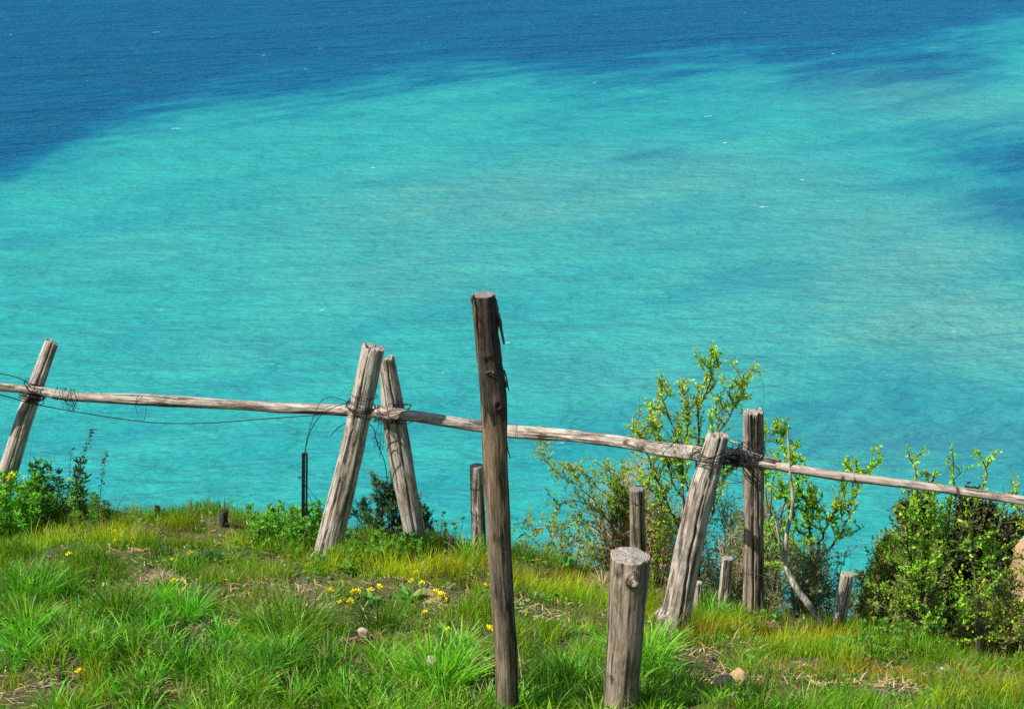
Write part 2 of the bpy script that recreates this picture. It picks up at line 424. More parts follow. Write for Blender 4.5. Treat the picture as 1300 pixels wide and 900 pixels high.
# ------------------------------------------------------------------ logs
def make_log(name, pts, widths, mats, seed=0, flat=1.0, rough=.05, ridges=.05, cracks=2, jag=0.0, bumps=(), bark=None, nth=72, step=.012, crack0=-90, cup=0.0, endjag=0.0):
    """pts: world points base -> top; widths: metres (diameters) at the points.
    bumps: (t 0..1, angle deg, amount m, size along m, size deg)."""
    pts = np.asarray(pts, float)
    L = np.linalg.norm(pts[-1] - pts[0]); nr = max(8, int(L / step))
    base = pts[0]; zax = (pts[-1] - pts[0]) / L
    xref = np.array([1.0, 0, 0]) if abs(zax[0]) < .7 else np.array([0, 0, 1.0])
    xax = xref - zax * xref.dot(zax); xax /= np.linalg.norm(xax); yax = np.cross(zax, xax)
    if yax[1] < 0 and abs(zax[0]) >= .7: pass
    R = np.stack([xax, yax, zax], 1)
    lp = (pts - base) @ R
    sp_ = catmull(lp, nr)
    tt = np.linspace(0, 1, nr); tk = np.linspace(0, 1, len(pts))
    rad = np.interp(tt, tk, np.asarray(widths) / 2)
    th = np.linspace(0, 2 * PI, nth, endpoint=False)
    zl = sp_[:, 2][:, None] + 0 * th[None]
    cx = np.cos(th)[None]; sy_ = np.sin(th)[None]
    k = 1 + rough * 1.6 * fbm(cx * 1.2 + seed, sy_ * 1.2, zl * 5, seed, 3)
    k = k + ridges * fbm(cx * 7 + seed, sy_ * 7, zl * 3.0, seed + 3, 3)
    k = k + ridges * .5 * fbm(cx * 22 + seed, sy_ * 22, zl * 6.0, seed + 8, 2)
    rr = rad[:, None] * k
    rs = np.random.default_rng(seed + 100)
    for i in range(cracks):
        a0 = rs.uniform(0, 2 * PI) if i else math.radians(crack0 + rs.uniform(-30, 30))
        path = a0 + .25 * vnoise(tt * 3 + i * 9, 0, 0, seed + i) + .05 * vnoise(tt * 25 + i * 9, 0, 0, seed + i)
        dth = np.abs((th[None] - path[:, None] + PI) % (2 * PI) - PI)
        wd = .055 + .035 * vnoise(tt * 6, 3, 0, seed + i)[:, None]
        s0 = rs.uniform(-.2, .4); s1 = rs.uniform(.6, 1.2)
        if i == 0: s0, s1 = -.1, 1.1
        env = (smooth(s0, s0 + .1, tt) * (1 - smooth(s1 - .1, s1, tt)))[:, None]
        rr = rr - rad[:, None] * .42 * env * np.exp(-(dth / wd) ** 2)
    for (bt, ba, am, sl, sd) in bumps:
        dth = np.abs((th[None] - math.radians(ba) + PI) % (2 * PI) - PI)
        rr = rr + am * np.exp(-((tt[:, None] - bt) * L / sl) ** 2) * np.exp(-(dth / math.radians(sd)) ** 2)
    x = sp_[:, 0][:, None] + rr * cx; y = sp_[:, 1][:, None] + rr * sy_ * flat
    # jagged top
    def jz(u, v, s): return jag * (vnoise(u * 2.2 + s, v * 2.2, 0, s) + .8 * vnoise(u * 7 + s, v * 7, 0, s) + .5 * vnoise(u * 16, v * 16, 1, s))
    w = smooth(1 - min(.25, .10 / L), 1, tt)[:, None]
    z = zl + w * jz(cx, sy_, seed)
    if endjag: 
        w2 = 1 - smooth(0, min(.25, .08 / L), tt)[:, None]; z = z + w2 * endjag * (vnoise(cx * 3, sy_ * 3, 0, seed + 5))
    v = np.stack([x, y, z], -1).reshape(-1, 3)
    i = np.arange(nr - 1)[:, None] * nth; j = np.arange(nth)[None]; kk = ((np.arange(nth) + 1) % nth)[None]
    faces = [np.stack([i + j, i + kk, i + nth + kk, i + nth + j], -1).reshape(-1, 4)]
    mi = [np.zeros(len(faces[0]), int)]
    barkv = np.zeros((nr, nth))
    if bark is not None:
        barkv = smooth(bark[0] - .06, bark[0] + .06, tt[:, None] + .10 * fbm(cx * 2, sy_ * 2, zl * 6, seed, 3) + 0 * th[None])
    bl = [barkv.ravel()]
    n0 = len(v); tris = []
    for (ring, sgn) in ((nr - 1, 1), (0, -1)):
        prev = ring * nth + np.arange(nth)
        cen = sp_[ring]
        for q_ in (.93, .7, .45, .2):
            kx = cx[0] * q_; ky = sy_[0] * q_
            rz = cen[2] + (jz(kx, ky, seed) - cup * (1 - q_ ** 2) if sgn > 0 else 0)
            if sgn > 0 and q_ == .93: rz = rz + .0015
            ringv = np.stack([cen[0] + rr[ring] * kx, cen[1] + rr[ring] * ky * flat, rz + 0 * kx], -1)
            cur = n0 + np.arange(nth); n0 += nth
            v = np.vstack([v, ringv]); bl.append(np.zeros(nth))
            a, c2 = prev, cur; a2 = np.roll(prev, -1); c3 = np.roll(cur, -1)
            f = np.stack([a, a2, c3, c2], -1) if sgn > 0 else np.stack([a2, a, c2, c3], -1)
            faces.append(f); mi.append(np.full(nth, 1)); prev = cur
        cz = cen[2] + (float(jz(0, 0, seed)) - cup if sgn > 0 else 0)
        v = np.vstack([v, [[cen[0], cen[1], cz]]]); bl.append(np.zeros(1)); c_ = n0; n0 += 1
        nx = np.roll(prev, -1)
        t_ = np.stack([prev, nx, np.full(nth, c_)], -1) if sgn > 0 else np.stack([nx, prev, np.full(nth, c_)], -1)
        tris.append(t_)
    faces += tris; mi += [np.full(nth, 1)] * 2
    me = mesh_np(name, v, faces, mats, mat_idx=np.concatenate(mi), attrs={'bark': np.concatenate(bl)} if bark is not None else None)
    M = Matrix([[*R[0], base[0]], [*R[1], base[1]], [*R[2], base[2]], [0, 0, 0, 1]])
    return me, M

def add_log(name, px_pts, ppx, mats, parent=None, sink=.22, label=None, cat=None, group=None, **kw):
    """px_pts: (px,py,Y) base -> top, ppx: photograph widths in pixels. The base is continued into the soil by sink metres."""
    pts = [P(*p) for p in px_pts]
    wd = [pxsize(w, p[2], p[1]) for w, p in zip(ppx, px_pts)]
    if sink:
        d = pts[0] - pts[1]; d /= np.linalg.norm(d)
        pts = [pts[0] + d * sink] + pts; wd = [wd[0] * 1.03] + wd
    me, M = make_log(name, pts, wd, mats, **kw)
    o = bpy.data.objects.new(name, me); COL.objects.link(o)
    if parent is None:
        o.matrix_world = M
    else:
        o.parent = parent
        o.matrix_local = Matrix.Translation(-parent.location) @ M
    if label: o['label'] = label
    if cat: o['category'] = cat
    if group: o['group'] = group
    return o, pts, wd

def base_Y(px, py):
    return float(G(px, py)[1])

SV = [W_SILVER, E_SILVER]; BR = [W_BROWN, E_BROWN]; BK = [W_BARK, E_BROWN]; DK = [W_DARK, W_DARK]

# the lashed rail fence
YA1, YA2 = base_Y(416, 702), base_Y(527, 692)
YB1, YB2 = base_Y(856, 800), base_Y(957, 783)
YL = base_Y(0, 662)
fence = empty('rail_fence', G(640, 740), 'rough fence of weathered grey poles wired to crossed leaning posts along the cliff edge', 'fence')
postA1, pA1, _ = add_log('post', [(416, 700, YA1), (447, 570, YA1 + .02), (474, 441, YA1 + .03)], [33, 30, 28], SV, fence, label='thick leaning post with a long split down its face', seed=2, cracks=3, jag=.012, ridges=.07)
postA2, pA2, _ = add_log('post', [(529, 690, YA2), (510, 590, YA2 + .03), (499, 520, YA2 + .05), (491, 455, YA2 + .05)], [27, 30, 28, 20], SV, fence, label='leaning post narrowing to a flat pale tip', seed=5, flat=.8, jag=.016, cracks=2)
postB1, pB1, _ = add_log('post', [(856, 800, YB1), (866, 740, YB1 + .02), (887, 640, YB1 + .04), (912, 553, YB1 + .06)], [36, 36, 33, 27], SV, fence, label='stout pale post leaning right with a burl near its foot', seed=9, cracks=3, jag=.012, ridges=.10,
                    bumps=[(.33, 188, .034, .045, 34), (.22, 205, .020, .05, 30), (.10, -95, -.010, .012, 12)])
postB2, pB2, _ = add_log('post', [(957, 783, YB2), (957, 680, YB2 + .01), (957, 600, YB2 + .02), (956, 523, YB2 + .02)], [27, 25, 26, 26], [W_BROWN, E_SILVER], fence, label='upright dark post with a grooved grey top', seed=12, cracks=4, jag=.010, ridges=.09,
                    bumps=[(.28, -80, .010, .04, 30)])
postL, pL, _ = add_log('post', [(-12, 655, YL), (8, 604, YL + .01), (35, 520, YL + .02), (66, 434, YL + .04)], [25, 24, 22, 17], SV, fence, label='flat sided post leaning right beside the leafy bush', seed=15, flat=.6, cracks=2, jag=.006, ridges=.06)
YR1 = YB1 + .13
R1 = [(-60, 487, YL - .09), (40, 495, YL - .05), (90, 503, 8.25), (190, 508, 8.22), (330, 516, 8.15), (440, 521, 8.1), (515, 527, YA2 - .09), (620, 543, 7.85), (650, 548, 7.8), (720, 553, 7.65), (790, 561, 7.5), (840, 570, 7.3), (900, 577, YR1), (945, 582, YB2 - .11), (985, 590, YB2 - .10)]
RW = [10, 11, 12, 14, 13, 15, 15, 15, 17, 15, 16, 17, 19, 20, 8]
RW[-1] = 13
add_log('rail', R1[:8] + [(640, 546, 7.83)], RW[:8] + [14], SV, fence, 0, seed=21, label='left rail with a knotted bump', cracks=2, ridges=.08, rough=.10, nth=40, jag=.01,
        bumps=[(.41, 60, .010, .03, 50), (.43, -120, .010, .03, 40), (.36, 90, .006, .04, 60), (.2, 100, .006, .03, 60)])
add_log('rail', [(622, 544, 7.82)] + R1[8:], [14] + RW[8:], SV, fence, 0, seed=25, label='middle rail, thick and split lengthwise', cracks=4, ridges=.16, rough=.10, nth=48, jag=.02, flat=.8)
add_log('rail', [(965, 588, YB2 - .04), (1000, 594, 7.28), (1060, 603, 7.22), (1180, 618, 7.12), (1310, 637, 7.0), (1420, 652, 6.9)], [9, 12, 12, 11, 11, 11], SV, fence, 0, seed=29, label='thin cracked right hand rail', cracks=3, ridges=.14, rough=.10, nth=40,
        bumps=[(.20, -100, .010, .02, 40)])

def lashing(name, centre, axis, rad, turns, spread, r=.0016, seed=0, cross=None, jit=.004, ex=1.0):
    A = Acc(); rs = np.random.default_rng(seed)
    axes = [axis] + ([cross] if cross is not None else [])
    for ai, ax in enumerate(axes):
        ax = np.asarray(ax, float); ax /= np.linalg.norm(ax)
        ref = np.array([.2, 1, .1]); u = np.cross(ax, ref); u /= np.linalg.norm(u); w = np.cross(ax, u)
        for t in range(turns):
            off = rs.uniform(-spread, spread); tilt = rs.uniform(-.5, .5)
            a = np.linspace(0, 2 * PI * rs.uniform(.9, 1.1), 26) + rs.uniform(0, 6)
            rr = rad[ai] * (1.04 + rs.uniform(0, .12)) + jit * vnoise(a * 2, t, 0, seed + t) * .8
            p = centre + np.outer(np.cos(a) * rr, u) * ex + np.outer(np.sin(a) * rr, w) + np.outer(off + tilt * rad[ai] * np.cos(a) + spread * .25 * vnoise(a, t, 2, seed), ax)
            A.tube(p, r * .85, 5)
    return A
def scribble(A, c, n, size, r, seed):
    rs = np.random.default_rng(seed)
    for i in range(n):
        k = rs.integers(4, 7)
        p = c + rs.normal(0, 1, (k, 3)) * np.asarray(size)
        A.tube(catmull(p, 26), r * rs.uniform(.6, 1.2), 4)
def axis_of(p): d = p[-1] - p[0]; return d / np.linalg.norm(d)
railax = np.array([1, -.08, -.1])
YA = YA1
A = lashing('w', P(456, 521, YA1 + .03), axis_of(pA1), [.066], 7, .035, .0021, 1)
for k_, yy in enumerate((500, 506, 512)):
    A2_ = lashing('w', P(461, yy, YA1 + .03), axis_of(pA1), [.063], 1, .004, .0017, 30 + k_); A.v += A2_.v; A.f += [f + A.n for f in A2_.f]; A.n += A2_.n
def merge(a, b):
    a.v += b.v; a.f += [f + a.n for f in b.f]; a.n += b.n
B_ = lashing('w', P(501, 525, YA2 - .03), axis_of(pA2), [.085, .05], 7, .03, .0020, 2, railax); merge(A, B_)
scribble(A, P(482, 526, 8.0), 16, (.035, .03, .02), .0022, 3)
scribble(A, P(482, 560, 8.0), 3, (.02, .02, .06), .0014, 4)
part('wire_lashing', A.mesh('wire_lashing', WIRE), fence)
A = lashing('w', P(898, 580, YR1 - .07), axis_of(pB1), [.070], 7, .03, .0021, 5)
merge(A, lashing('w', P(950, 577, YB2 - .03), axis_of(pB2), [.075, .06], 10, .045, .0022, 6, railax))
scribble(A, P(935, 582, YR1 - .02), 12, (.045, .03, .022), .0022, 7)
scribble(A, P(930, 592, YR1 - .02), 10, (.05, .03, .035), .0014, 8)
A.tube(catmull([P(820, 560, 7.25), P(870, 566, 7.15), P(915, 566, 7.1), P(950, 575, 7.15)], 20), .0018, 5)
part('wire_lashing', A.mesh('wire_lashing', WIRE), fence)
A = lashing('w', P(42, 499, YL - .02), axis_of(pL), [.06, .045], 9, .03, .0024, 9, railax)
scribble(A, P(45, 500, YL - .06), 12, (.03, .02, .02), .0022, 10)
scribble(A, P(88, 512, 8.2), 7, (.03, .02, .03), .0014, 11)
merge(A, lashing('w', P(84, 501, 8.23), railax, [.033], 6, .05, .0016, 12))
part('wire_lashing', A.mesh('wire_lashing', WIRE), fence)
A = Acc()
A.tube(catmull([P(-40, 470, 8.3), P(10, 476, 8.3), P(32, 484, 8.28), P(40, 495, 8.3)], 20), .003, 5)
A.tube(catmull([P(-40, 492, 8.3), P(0, 501, 8.3), P(45, 513, 8.3), P(110, 525, 8.25), P(190, 536, 8.2), P(260, 537, 8.15), P(330, 532, 8.1), (P(400, 527, 8.05)), P(445, 525, 7.98)], 60), .0030, 5)
th_ = np.linspace(0, 2 * PI, 20)
A.tube(P(179, 518, 8.2) + np.stack([.028 * np.cos(th_), .01 * np.sin(th_ * 2), .075 * np.sin(th_)], -1), .0013, 4)
part('slack_wire', A.mesh('slack_wire', WIRE), fence, 'thick dark wire sagging under the left rail')
A = Acc()
A.tube(catmull([P(386, 578, 8.05), P(394, 548, 8.0), P(410, 525, 7.95), P(440, 512, 7.9), P(470, 515, 7.9)], 30), .0022, 5)
A.tube(catmull([P(388, 578, 8.05), P(390, 555, 8.0), P(404, 515, 7.95), P(418, 504, 7.9), P(436, 508, 7.9), P(446, 514, 7.9)], 30), .0018, 5)
A.tube(catmull([P(420, 553, 7.95), P(432, 541, 7.88), P(448, 535, 7.87), P(466, 537, 7.9), P(475, 545, 7.93), P(478, 560, 7.95), P(488, 585, 7.95), P(492, 612, 7.95)], 36), .0024, 5)
A.tube(catmull([P(386, 612, 8.05), P(395, 635, 8.02), P(412, 655, 7.98)], 16), .002, 4)
A.tube(catmull([P(386, 608, 8.05), P(396, 626, 8.02), P(416, 646, 7.98)], 16), .002, 4)
part('slack_wire', A.mesh('slack_wire', WIRE), fence, 'loose loops of wire beside the thick leaning post')
for (px, py, Yr) in ((1068, 606, 7.21), (1085, 608, 7.2), (1215, 624, 7.08)):
    part('wire_lashing', lashing('w', P(px, py, Yr), railax, [.023], 3, .008, .0016, px).mesh('wire_lashing', WIRE), fence)
part('wire_lashing', lashing('w', P(655, 548, 7.79), railax, [.034], 1, .004, .0014, 33).mesh('wire_lashing', WIRE), fence)

# free-standing posts
def hang_parent(o): return o
Yc = base_Y(650, 897) - .12
c_o, pc, wc = add_log('wooden_post', [(645, 925, Yc), (641, 800, Yc), (634, 690, Yc), (630, 600, Yc), (626, 500, Yc), (619, 440, Yc), (614, 374, Yc)], [28, 29, 29, 31, 35, 31, 29], BK, seed=41, sink=.3,
                      cracks=1, crack0=-42, ridges=.05, rough=.07, bark=(.66,), bumps=[(.45, -110, .007, .03, 25), (.30, -75, .006, .04, 25), (.70, -70, .012, .025, 22), (.70, -70, -.014, .010, 9), (.84, -95, .006, .02, 20)], cup=.004, nth=96, step=.008,
                      label='tall dark post with peeling bark standing nearest, rising above the rail', cat='post')
def child_of_log(name, me, parent, label=None):
    o = bpy.data.objects.new(name, me); COL.objects.link(o); o.parent = parent
    o.matrix_parent_inverse = parent.matrix_world.inverted()
    if label: o['label'] = label
    return o
bpy.context.view_layer.update()
def strip(pts, wid, thick=.003, c=None):
    """a curling bark strip of real thickness"""
    A = Acc()
    p = catmull(pts, 16); n = len(p)
    t = np.gradient(p, axis=0); t /= np.linalg.norm(t, axis=1)[:, None]
    s = np.cross(t, [0.25, 1, .1]); s /= np.linalg.norm(s, axis=1)[:, None]; u = np.cross(s, t)
    w = wid * (1 - .5 * np.linspace(0, 1, n) ** 3) * (1 + .3 * vnoise(np.arange(n) * .8, 0, 0, int(wid * 1e5)))
    ring = np.stack([p - s * w[:, None] / 2, p + u * thick, p + s * w[:, None] / 2, p - u * thick], 1)
    i = np.arange(n - 1)[:, None] * 4; j = np.arange(4)[None]; k = ((np.arange(4) + 1) % 4)[None]
    A.add(ring.reshape(-1, 3), np.stack([i + j, i + k, i + 4 + k, i + 4 + j], -1).reshape(-1, 4))
    A.add(ring[0], [[0, 1, 2, 3]]); A.add(ring[-1], [[3, 2, 1, 0]])
    child_of_log('bark_strip', A.mesh('bark_strip', BK[0]), c_o)
strip([P(627, 378, Yc), P(631, 396, Yc), P(635, 412, Yc - .01), P(640, 437, Yc - .01)], .016)
strip([P(628, 385, Yc), P(631, 400, Yc), P(632, 425, Yc), P(634, 436, Yc)], .009)
strip([P(603, 378, Yc - .02), P(604, 410, Yc - .03), P(607, 440, Yc - .03), P(609, 480, Yc - .02)], .013)
strip([P(632, 430, Yc), P(636, 462, Yc - .01), P(641, 485, Yc - .01), P(644, 492, Yc - .02)], .013)
strip([P(640, 470, Yc), P(643, 480, Yc), P(646, 496, Yc)], .006)
strip([P(643, 560, Yc), P(645, 572, Yc - .01), P(648, 582, Yc - .01)], .006)
strip([P(601, 374, Yc - .02), P(599, 380, Yc - .03), P(600, 386, Yc - .04)], .010)
strip([P(617, 474, Yc - .047), P(624, 472, Yc - .06), P(631, 478, Yc - .055)], .012)

Ys = base_Y(790, 897) - .10
s_o, ps, _ = add_log('wooden_post', [(785, 925, Ys), (793, 820, Ys), (800, 705, Ys)], [43, 47, 50], BR, seed=47, sink=.3, cracks=1, crack0=-50, jag=.003, ridges=.045, rough=.05, nth=110, step=.007, cup=-.002,
                     bumps=[(.945, -84, .055, .019, 17), (.945, -130, -.008, .02, 14), (.52, -35, -.016, .035, 9), (.58, -150, .007, .02, 18)],
                     label='thick cut stump of a post with a flat grey top and a knot', cat='post')
s_o.data.materials[1] = E_SILVER

def small_post(base, top, wb, wt, label, mats=BR, seed=0, cat='post', group=None, name='wooden_post', dY=0.0, **kw):
    Yb = base_Y(*base) + dY
    kk = dict(cracks=2, ridges=.06, nth=56); kk.update(kw)
    return add_log(name, [(*base, Yb), ((base[0] + top[0]) / 2, (base[1] + top[1]) / 2, Yb), (*top, Yb)], [wb, (wb + wt) / 2, wt], mats, seed=seed, sink=.2, label=label, cat=cat, group=group, **kk)
p607, _, _ = small_post((609, 703), (605, 591), 18, 17, 'round grey brown post wrapped in wire just left of the tall barked post', mats=SV, seed=51)
p808, _, _ = small_post((811, 748), (808, 620), 20, 19, 'dark round post behind the cut stump, in front of the dry brambles', seed=53)
p922, _, _ = small_post((918, 776), (924, 708), 16, 14, 'short pale post between the leaning post and the upright fence post', mats=SV, seed=57)
p885, _, _ = small_post((886, 772), (886, 739), 12, 11, 'tiny grey post stub just right of the stout leaning post', mats=SV, seed=59)
p1070, _, _ = small_post((1064, 800), (1076, 728), 15, 16, 'short slanting grey post on the right beside the pale dead branch', mats=SV, seed=61)
small_post((284, 668), (284, 649), 10, 10, 'black burnt stub of a post poking over the grass on the left', mats=DK, seed=63, jag=.008)
small_post((573, 706), (573, 681), 7, 7, 'thin dark stub between the yellow weed and the wire wrapped post', mats=DK, seed=65, jag=.006)
small_post((200, 662), (200, 643), 7, 7, 'smallest dark stub, barely showing above the grass left of the burnt stub', mats=DK, seed=67, jag=.006)
bpy.context.view_layer.update()
def bands(post, spots, rad, ax, seed):
    for i, c in enumerate(spots): child_of_log('wire_band', lashing('b', c, ax, [rad], 1, .002, .0016, seed + i, jit=.001).mesh('wire_band', WIRE), post)
Y6 = base_Y(609, 703)
bands(p607, [P(606, 617, Y6), P(607, 650, Y6)], .037, (0, 0, 1), 3)
Y8 = base_Y(811, 748)
bands(p808, [P(808, 635, Y8)], .037, (0, 0, 1), 8)
bands(p1070, [P(1070, 762, base_Y(1066, 800))], .030, (.1, 0, 1), 12)

# notched metal stake with wire
Yk = base_Y(386, 685)
st_e = empty('metal_stake', P(386, 685, Yk), 'thin black notched stake with wires looping out of its top', 'stake')
A = Acc()
p0, p1 = P(386, 700, Yk), P(387, 575, Yk)
w_ = pxsize(7.5, Yk) / 2
for (ox, oy, hx, hy) in ((-w_ * .5, 0, w_ * .5, .004), (w_ * .75, -.006, w_ * .28, .012), (-w_ * .0, -.008, w_ * .2, .006)):
    pr = np.array([[-1, -1, 0], [1, -1, 0], [1, 1, 0], [-1, 1, 0]]) * [hx, hy, 0]
    v0 = p0 + pr + [ox, oy, 0]; v1 = p1 + pr + [ox, oy, 0]
    A.add(np.vstack([v0, v1]), [[0, 1, 5, 4], [1, 2, 6, 5], [2, 3, 7, 6], [3, 0, 4, 7], [4, 5, 6, 7]])
for t in np.linspace(.2, .98, 12):
    c = p0 * (1 - t) + p1 * t + [-w_ * .2, -.012, 0]
    pr = np.array([[-1, 0, -1], [1, 0, -1], [1, 0, 1], [-1, 0, 1]]) * [.006, 0, .004]
    A.add(np.vstack([c + pr, c + pr + [0, -.006, .004]]), [[0, 1, 5, 4], [1, 2, 6, 5], [2, 3, 7, 6], [3, 0, 4, 7], [7, 6, 5, 4]])
part('shaft', A.mesh('shaft', STAKE_M, False), st_e)
A = Acc()
scribble(A, P(384, 606, Yk - .02), 3, (.012, .012, .008), .0014, 77)
part('wire_tie', A.mesh('wire_tie', WIRE), st_e)
# thin boundary wire
A = Acc()
wp = [P(-60, 560, 8.5), P(110, 581, 8.4), P(250, 600, 8.35), P(384, 612, Yk - .02), P(500, 622, 8.0), P(608, 628, Y6 - .05), P(700, 622, 7.9), P(808, 640, Y8 - .05), P(930, 716, 7.4), P(1070, 760, 7.05), P(1200, 800, 6.9)]
A.tube(catmull(wp, 120), .0008, 4)
single('fence_wire', A.mesh('fence_wire', WIRE_GREY), P(386, 606, Yk), 'very thin low wire strung between the short posts below the rail', 'wire')

# ------------------------------------------------------------------ leaf and twig builders
def leaves(pos, dirs, size, width, col, colvar, rs, fold=.25):
    """pos (n,3), dirs (n,3) unit; six-vertex folded leaves"""
    n = len(pos)
    d = dirs / (np.linalg.norm(dirs, axis=1)[:, None] + 1e-9)
    r = rs.normal(0, 1, (n, 3)); s = np.cross(d, r); s /= np.linalg.norm(s, axis=1)[:, None] + 1e-9
    nrm = np.cross(s, d)
    L = size * rs.uniform(.4, 1.45, n)[:, None]; Wd = L * width
    v = np.stack([pos, pos + d * L * .35 + s * Wd * .5 + nrm * L * fold * .4, pos + d * L * .75 + s * Wd * .38 + nrm * L * fold * .2,
                  pos + d * L - nrm * L * .08, pos + d * L * .75 - s * Wd * .38 + nrm * L * fold * .2, pos + d * L * .35 - s * Wd * .5 + nrm * L * fold * .4], 1)
    b = np.arange(n)[:, None] * 6
    f = np.concatenate([b + [0, 1, 2, 3], b + [0, 3, 4, 5]])
    c = np.clip(np.asarray(col)[None] * (1 + rs.normal(0, colvar, (n, 1))) * (1 + rs.normal(0, colvar * .35, (n, 3))), .003, 1) if np.ndim(col) == 1 else np.clip(col * (1 + rs.normal(0, colvar, (n, 1))), .003, 1)
    return v.reshape(-1, 3), f, np.repeat(c, 6, 0)

def unit(v): return v / (np.linalg.norm(v) + 1e-9)

def shrub(name, label, group, base, stems, r0=.010, twigs=14, twig_len=(.10, .28), sub=3, leaf=None, stem_col=(.09, .065, .045), t0=.25, seed=0,
          dens=70, lsize=.018, lwidth=.55, lcol=(.26, .42, .03), lvar=.25, up=.5, lmat=None, tip_only=False, cat='shrub', extra_dry=0, wig=.02):
    """stems: list of world-space polylines; leaves run along twigs and stem ends"""
    rs = np.random.default_rng(seed)
    e = empty(name, base, label, cat, group)
    T = Acc(); lp = []; ld = []
    for st in stems:
        p = catmull(st, max(10, int(8 * len(st)))); n = len(p)
        p = p + wig * np.stack([vnoise(np.arange(n) * .35, i, 0, seed + len(lp)) for i in range(3)], -1) * np.linspace(0, 1, n)[:, None]
        T.tube(p, np.linspace(r0, r0 * .22, n), 6, np.asarray(stem_col) * rs.uniform(.8, 1.3))
        seg = np.linalg.norm(np.diff(p, axis=0), axis=1); L = seg.sum()
        tw = []
        for i in range(int(twigs * L)):
            t = rs.uniform(t0, 1) ** .85; k = min(int(t * (n - 1)), n - 2); o = p[k]
            d = unit(p[k + 1] - p[k]) * .7 + rs.normal(0, .6, 3) + np.array([0, 0, up]); d = unit(d)
            l = rs.uniform(*twig_len) * (1.15 - .6 * t)
            d2 = unit(d + rs.normal(0, .35, 3) + [0, 0, up * .5])
            q_ = np.array([o, o + d * l * .5, o + d * l * .5 + d2 * l * .5])
            q_ = catmull(q_, 7); tw.append((q_, l))
            T.tube(q_, np.linspace(r0 * .30, r0 * .12, 7), 4, np.asarray(stem_col) * rs.uniform(.8, 1.6))
        tw2 = []
        for q_, l in tw:
            for j in range(rs.poisson(sub)):
                k = rs.integers(1, 6); d = unit(q_[k + 1 if k < 6 else k] - q_[k - 1]); d = unit(d + rs.normal(0, .7, 3) + [0, 0, up * .5])
                l2 = l * rs.uniform(.25, .55); z = np.array([q_[k], q_[k] + d * l2 * .55, q_[k] + unit(d + rs.normal(0, .3, 3)) * l2])
                T.tube(z, [r0 * .16, r0 * .12, r0 * .07], 3, np.asarray(stem_col) * rs.uniform(.8, 1.6)); tw2.append((catmull(z, 5), l2))
        for q_, l in tw + tw2:
            bare = rs.uniform() < .12
            if bare: continue
            nn = rs.poisson(dens * l)
            if nn == 0: continue
            u = rs.uniform(.55 if tip_only else .15, 1, nn) * (len(q_) - 1); k = np.minimum(u.astype(int), len(q_) - 2); fr = (u - k)[:, None]
            o = q_[k] * (1 - fr) + q_[k + 1] * fr
            dd = unit(q_[-1] - q_[0])[None] * .6 + rs.normal(0, .7, (nn, 3)) + [0, 0, .25]
            lp.append(o); ld.append(dd)
        m_ = int(dens * L * .35)
        if m_:
            u = rs.uniform(max(t0, .4), 1, m_) * (n - 1); k = np.minimum(u.astype(int), n - 2)
            lp.append(p[k] + rs.normal(0, .004, (m_, 3))); ld.append(rs.normal(0, .8, (m_, 3)) + [0, 0, .4])
    part('stem', T.mesh('stem', TWIG_M), e)
    if lp and dens:
        pos = np.concatenate(lp); d = np.concatenate(ld)
        # clump colour: whole sprays are lighter or yellower
        cc = np.asarray(lcol)[None] * (1 + .28 * fbm(pos[:, 0] * 14, pos[:, 1] * 14, pos[:, 2] * 14, seed, 2))[:, None]
        cc = cc * (1 + np.array([.35, .05, 0])[None] * vnoise(pos[:, 0] * 8, pos[:, 1] * 8, pos[:, 2] * 8, seed + 4)[:, None])
        v, f, c = leaves(pos, d, lsize, lwidth, cc, lvar, rs)
        part('foliage', mesh_np('foliage', v, [f], lmat or LEAF_M, cols=c), e)
    return e

def pst(lst, Y): return [P(a[0], a[1], Y + (a[2] if len(a) > 2 else 0)) for a in lst]
BRIGHT = (.46, .60, .07)
GR = 'spring shrubs at the cliff edge'
def gp(px, Y, off=-.03): 
    x = P(px, 750, Y)[0]; return gdrop(x, Y, off)
# tall budding shrub behind the stout leaning post
Y1 = 7.95; b1 = gp(885, Y1)
stA = [[b1] + pst(s, Y1) for s in (
    [(884, 700), (878, 640), (862, 580), (852, 530, .05), (836, 478, .05)], [(886, 700), (884, 620), (886, 560), (890, 510), (903, 478, -.05), (911, 459, -.05)],
    [(888, 690), (892, 610), (905, 560), (925, 530), (940, 505, .1), (948, 482, .1)], [(880, 700), (870, 650), (868, 590), (872, 530), (868, 500)],
    [(878, 700), (856, 660), (830, 600), (815, 560), (806, 545)], [(884, 690), (870, 640), (850, 600), (840, 570), (838, 545)],
    [(890, 700), (905, 650), (915, 610), (925, 580)], [(880, 690), (850, 650), (835, 640), (828, 620)])]
shrub('budding_shrub', 'tallest airy shrub with bright yellow green buds, rising behind the crossed posts', GR, b1, stA, r0=.009, twigs=17, twig_len=(.10, .24), sub=2.8, dens=250, lsize=.0145, lcol=BRIGHT, seed=101, t0=.38, up=.7)
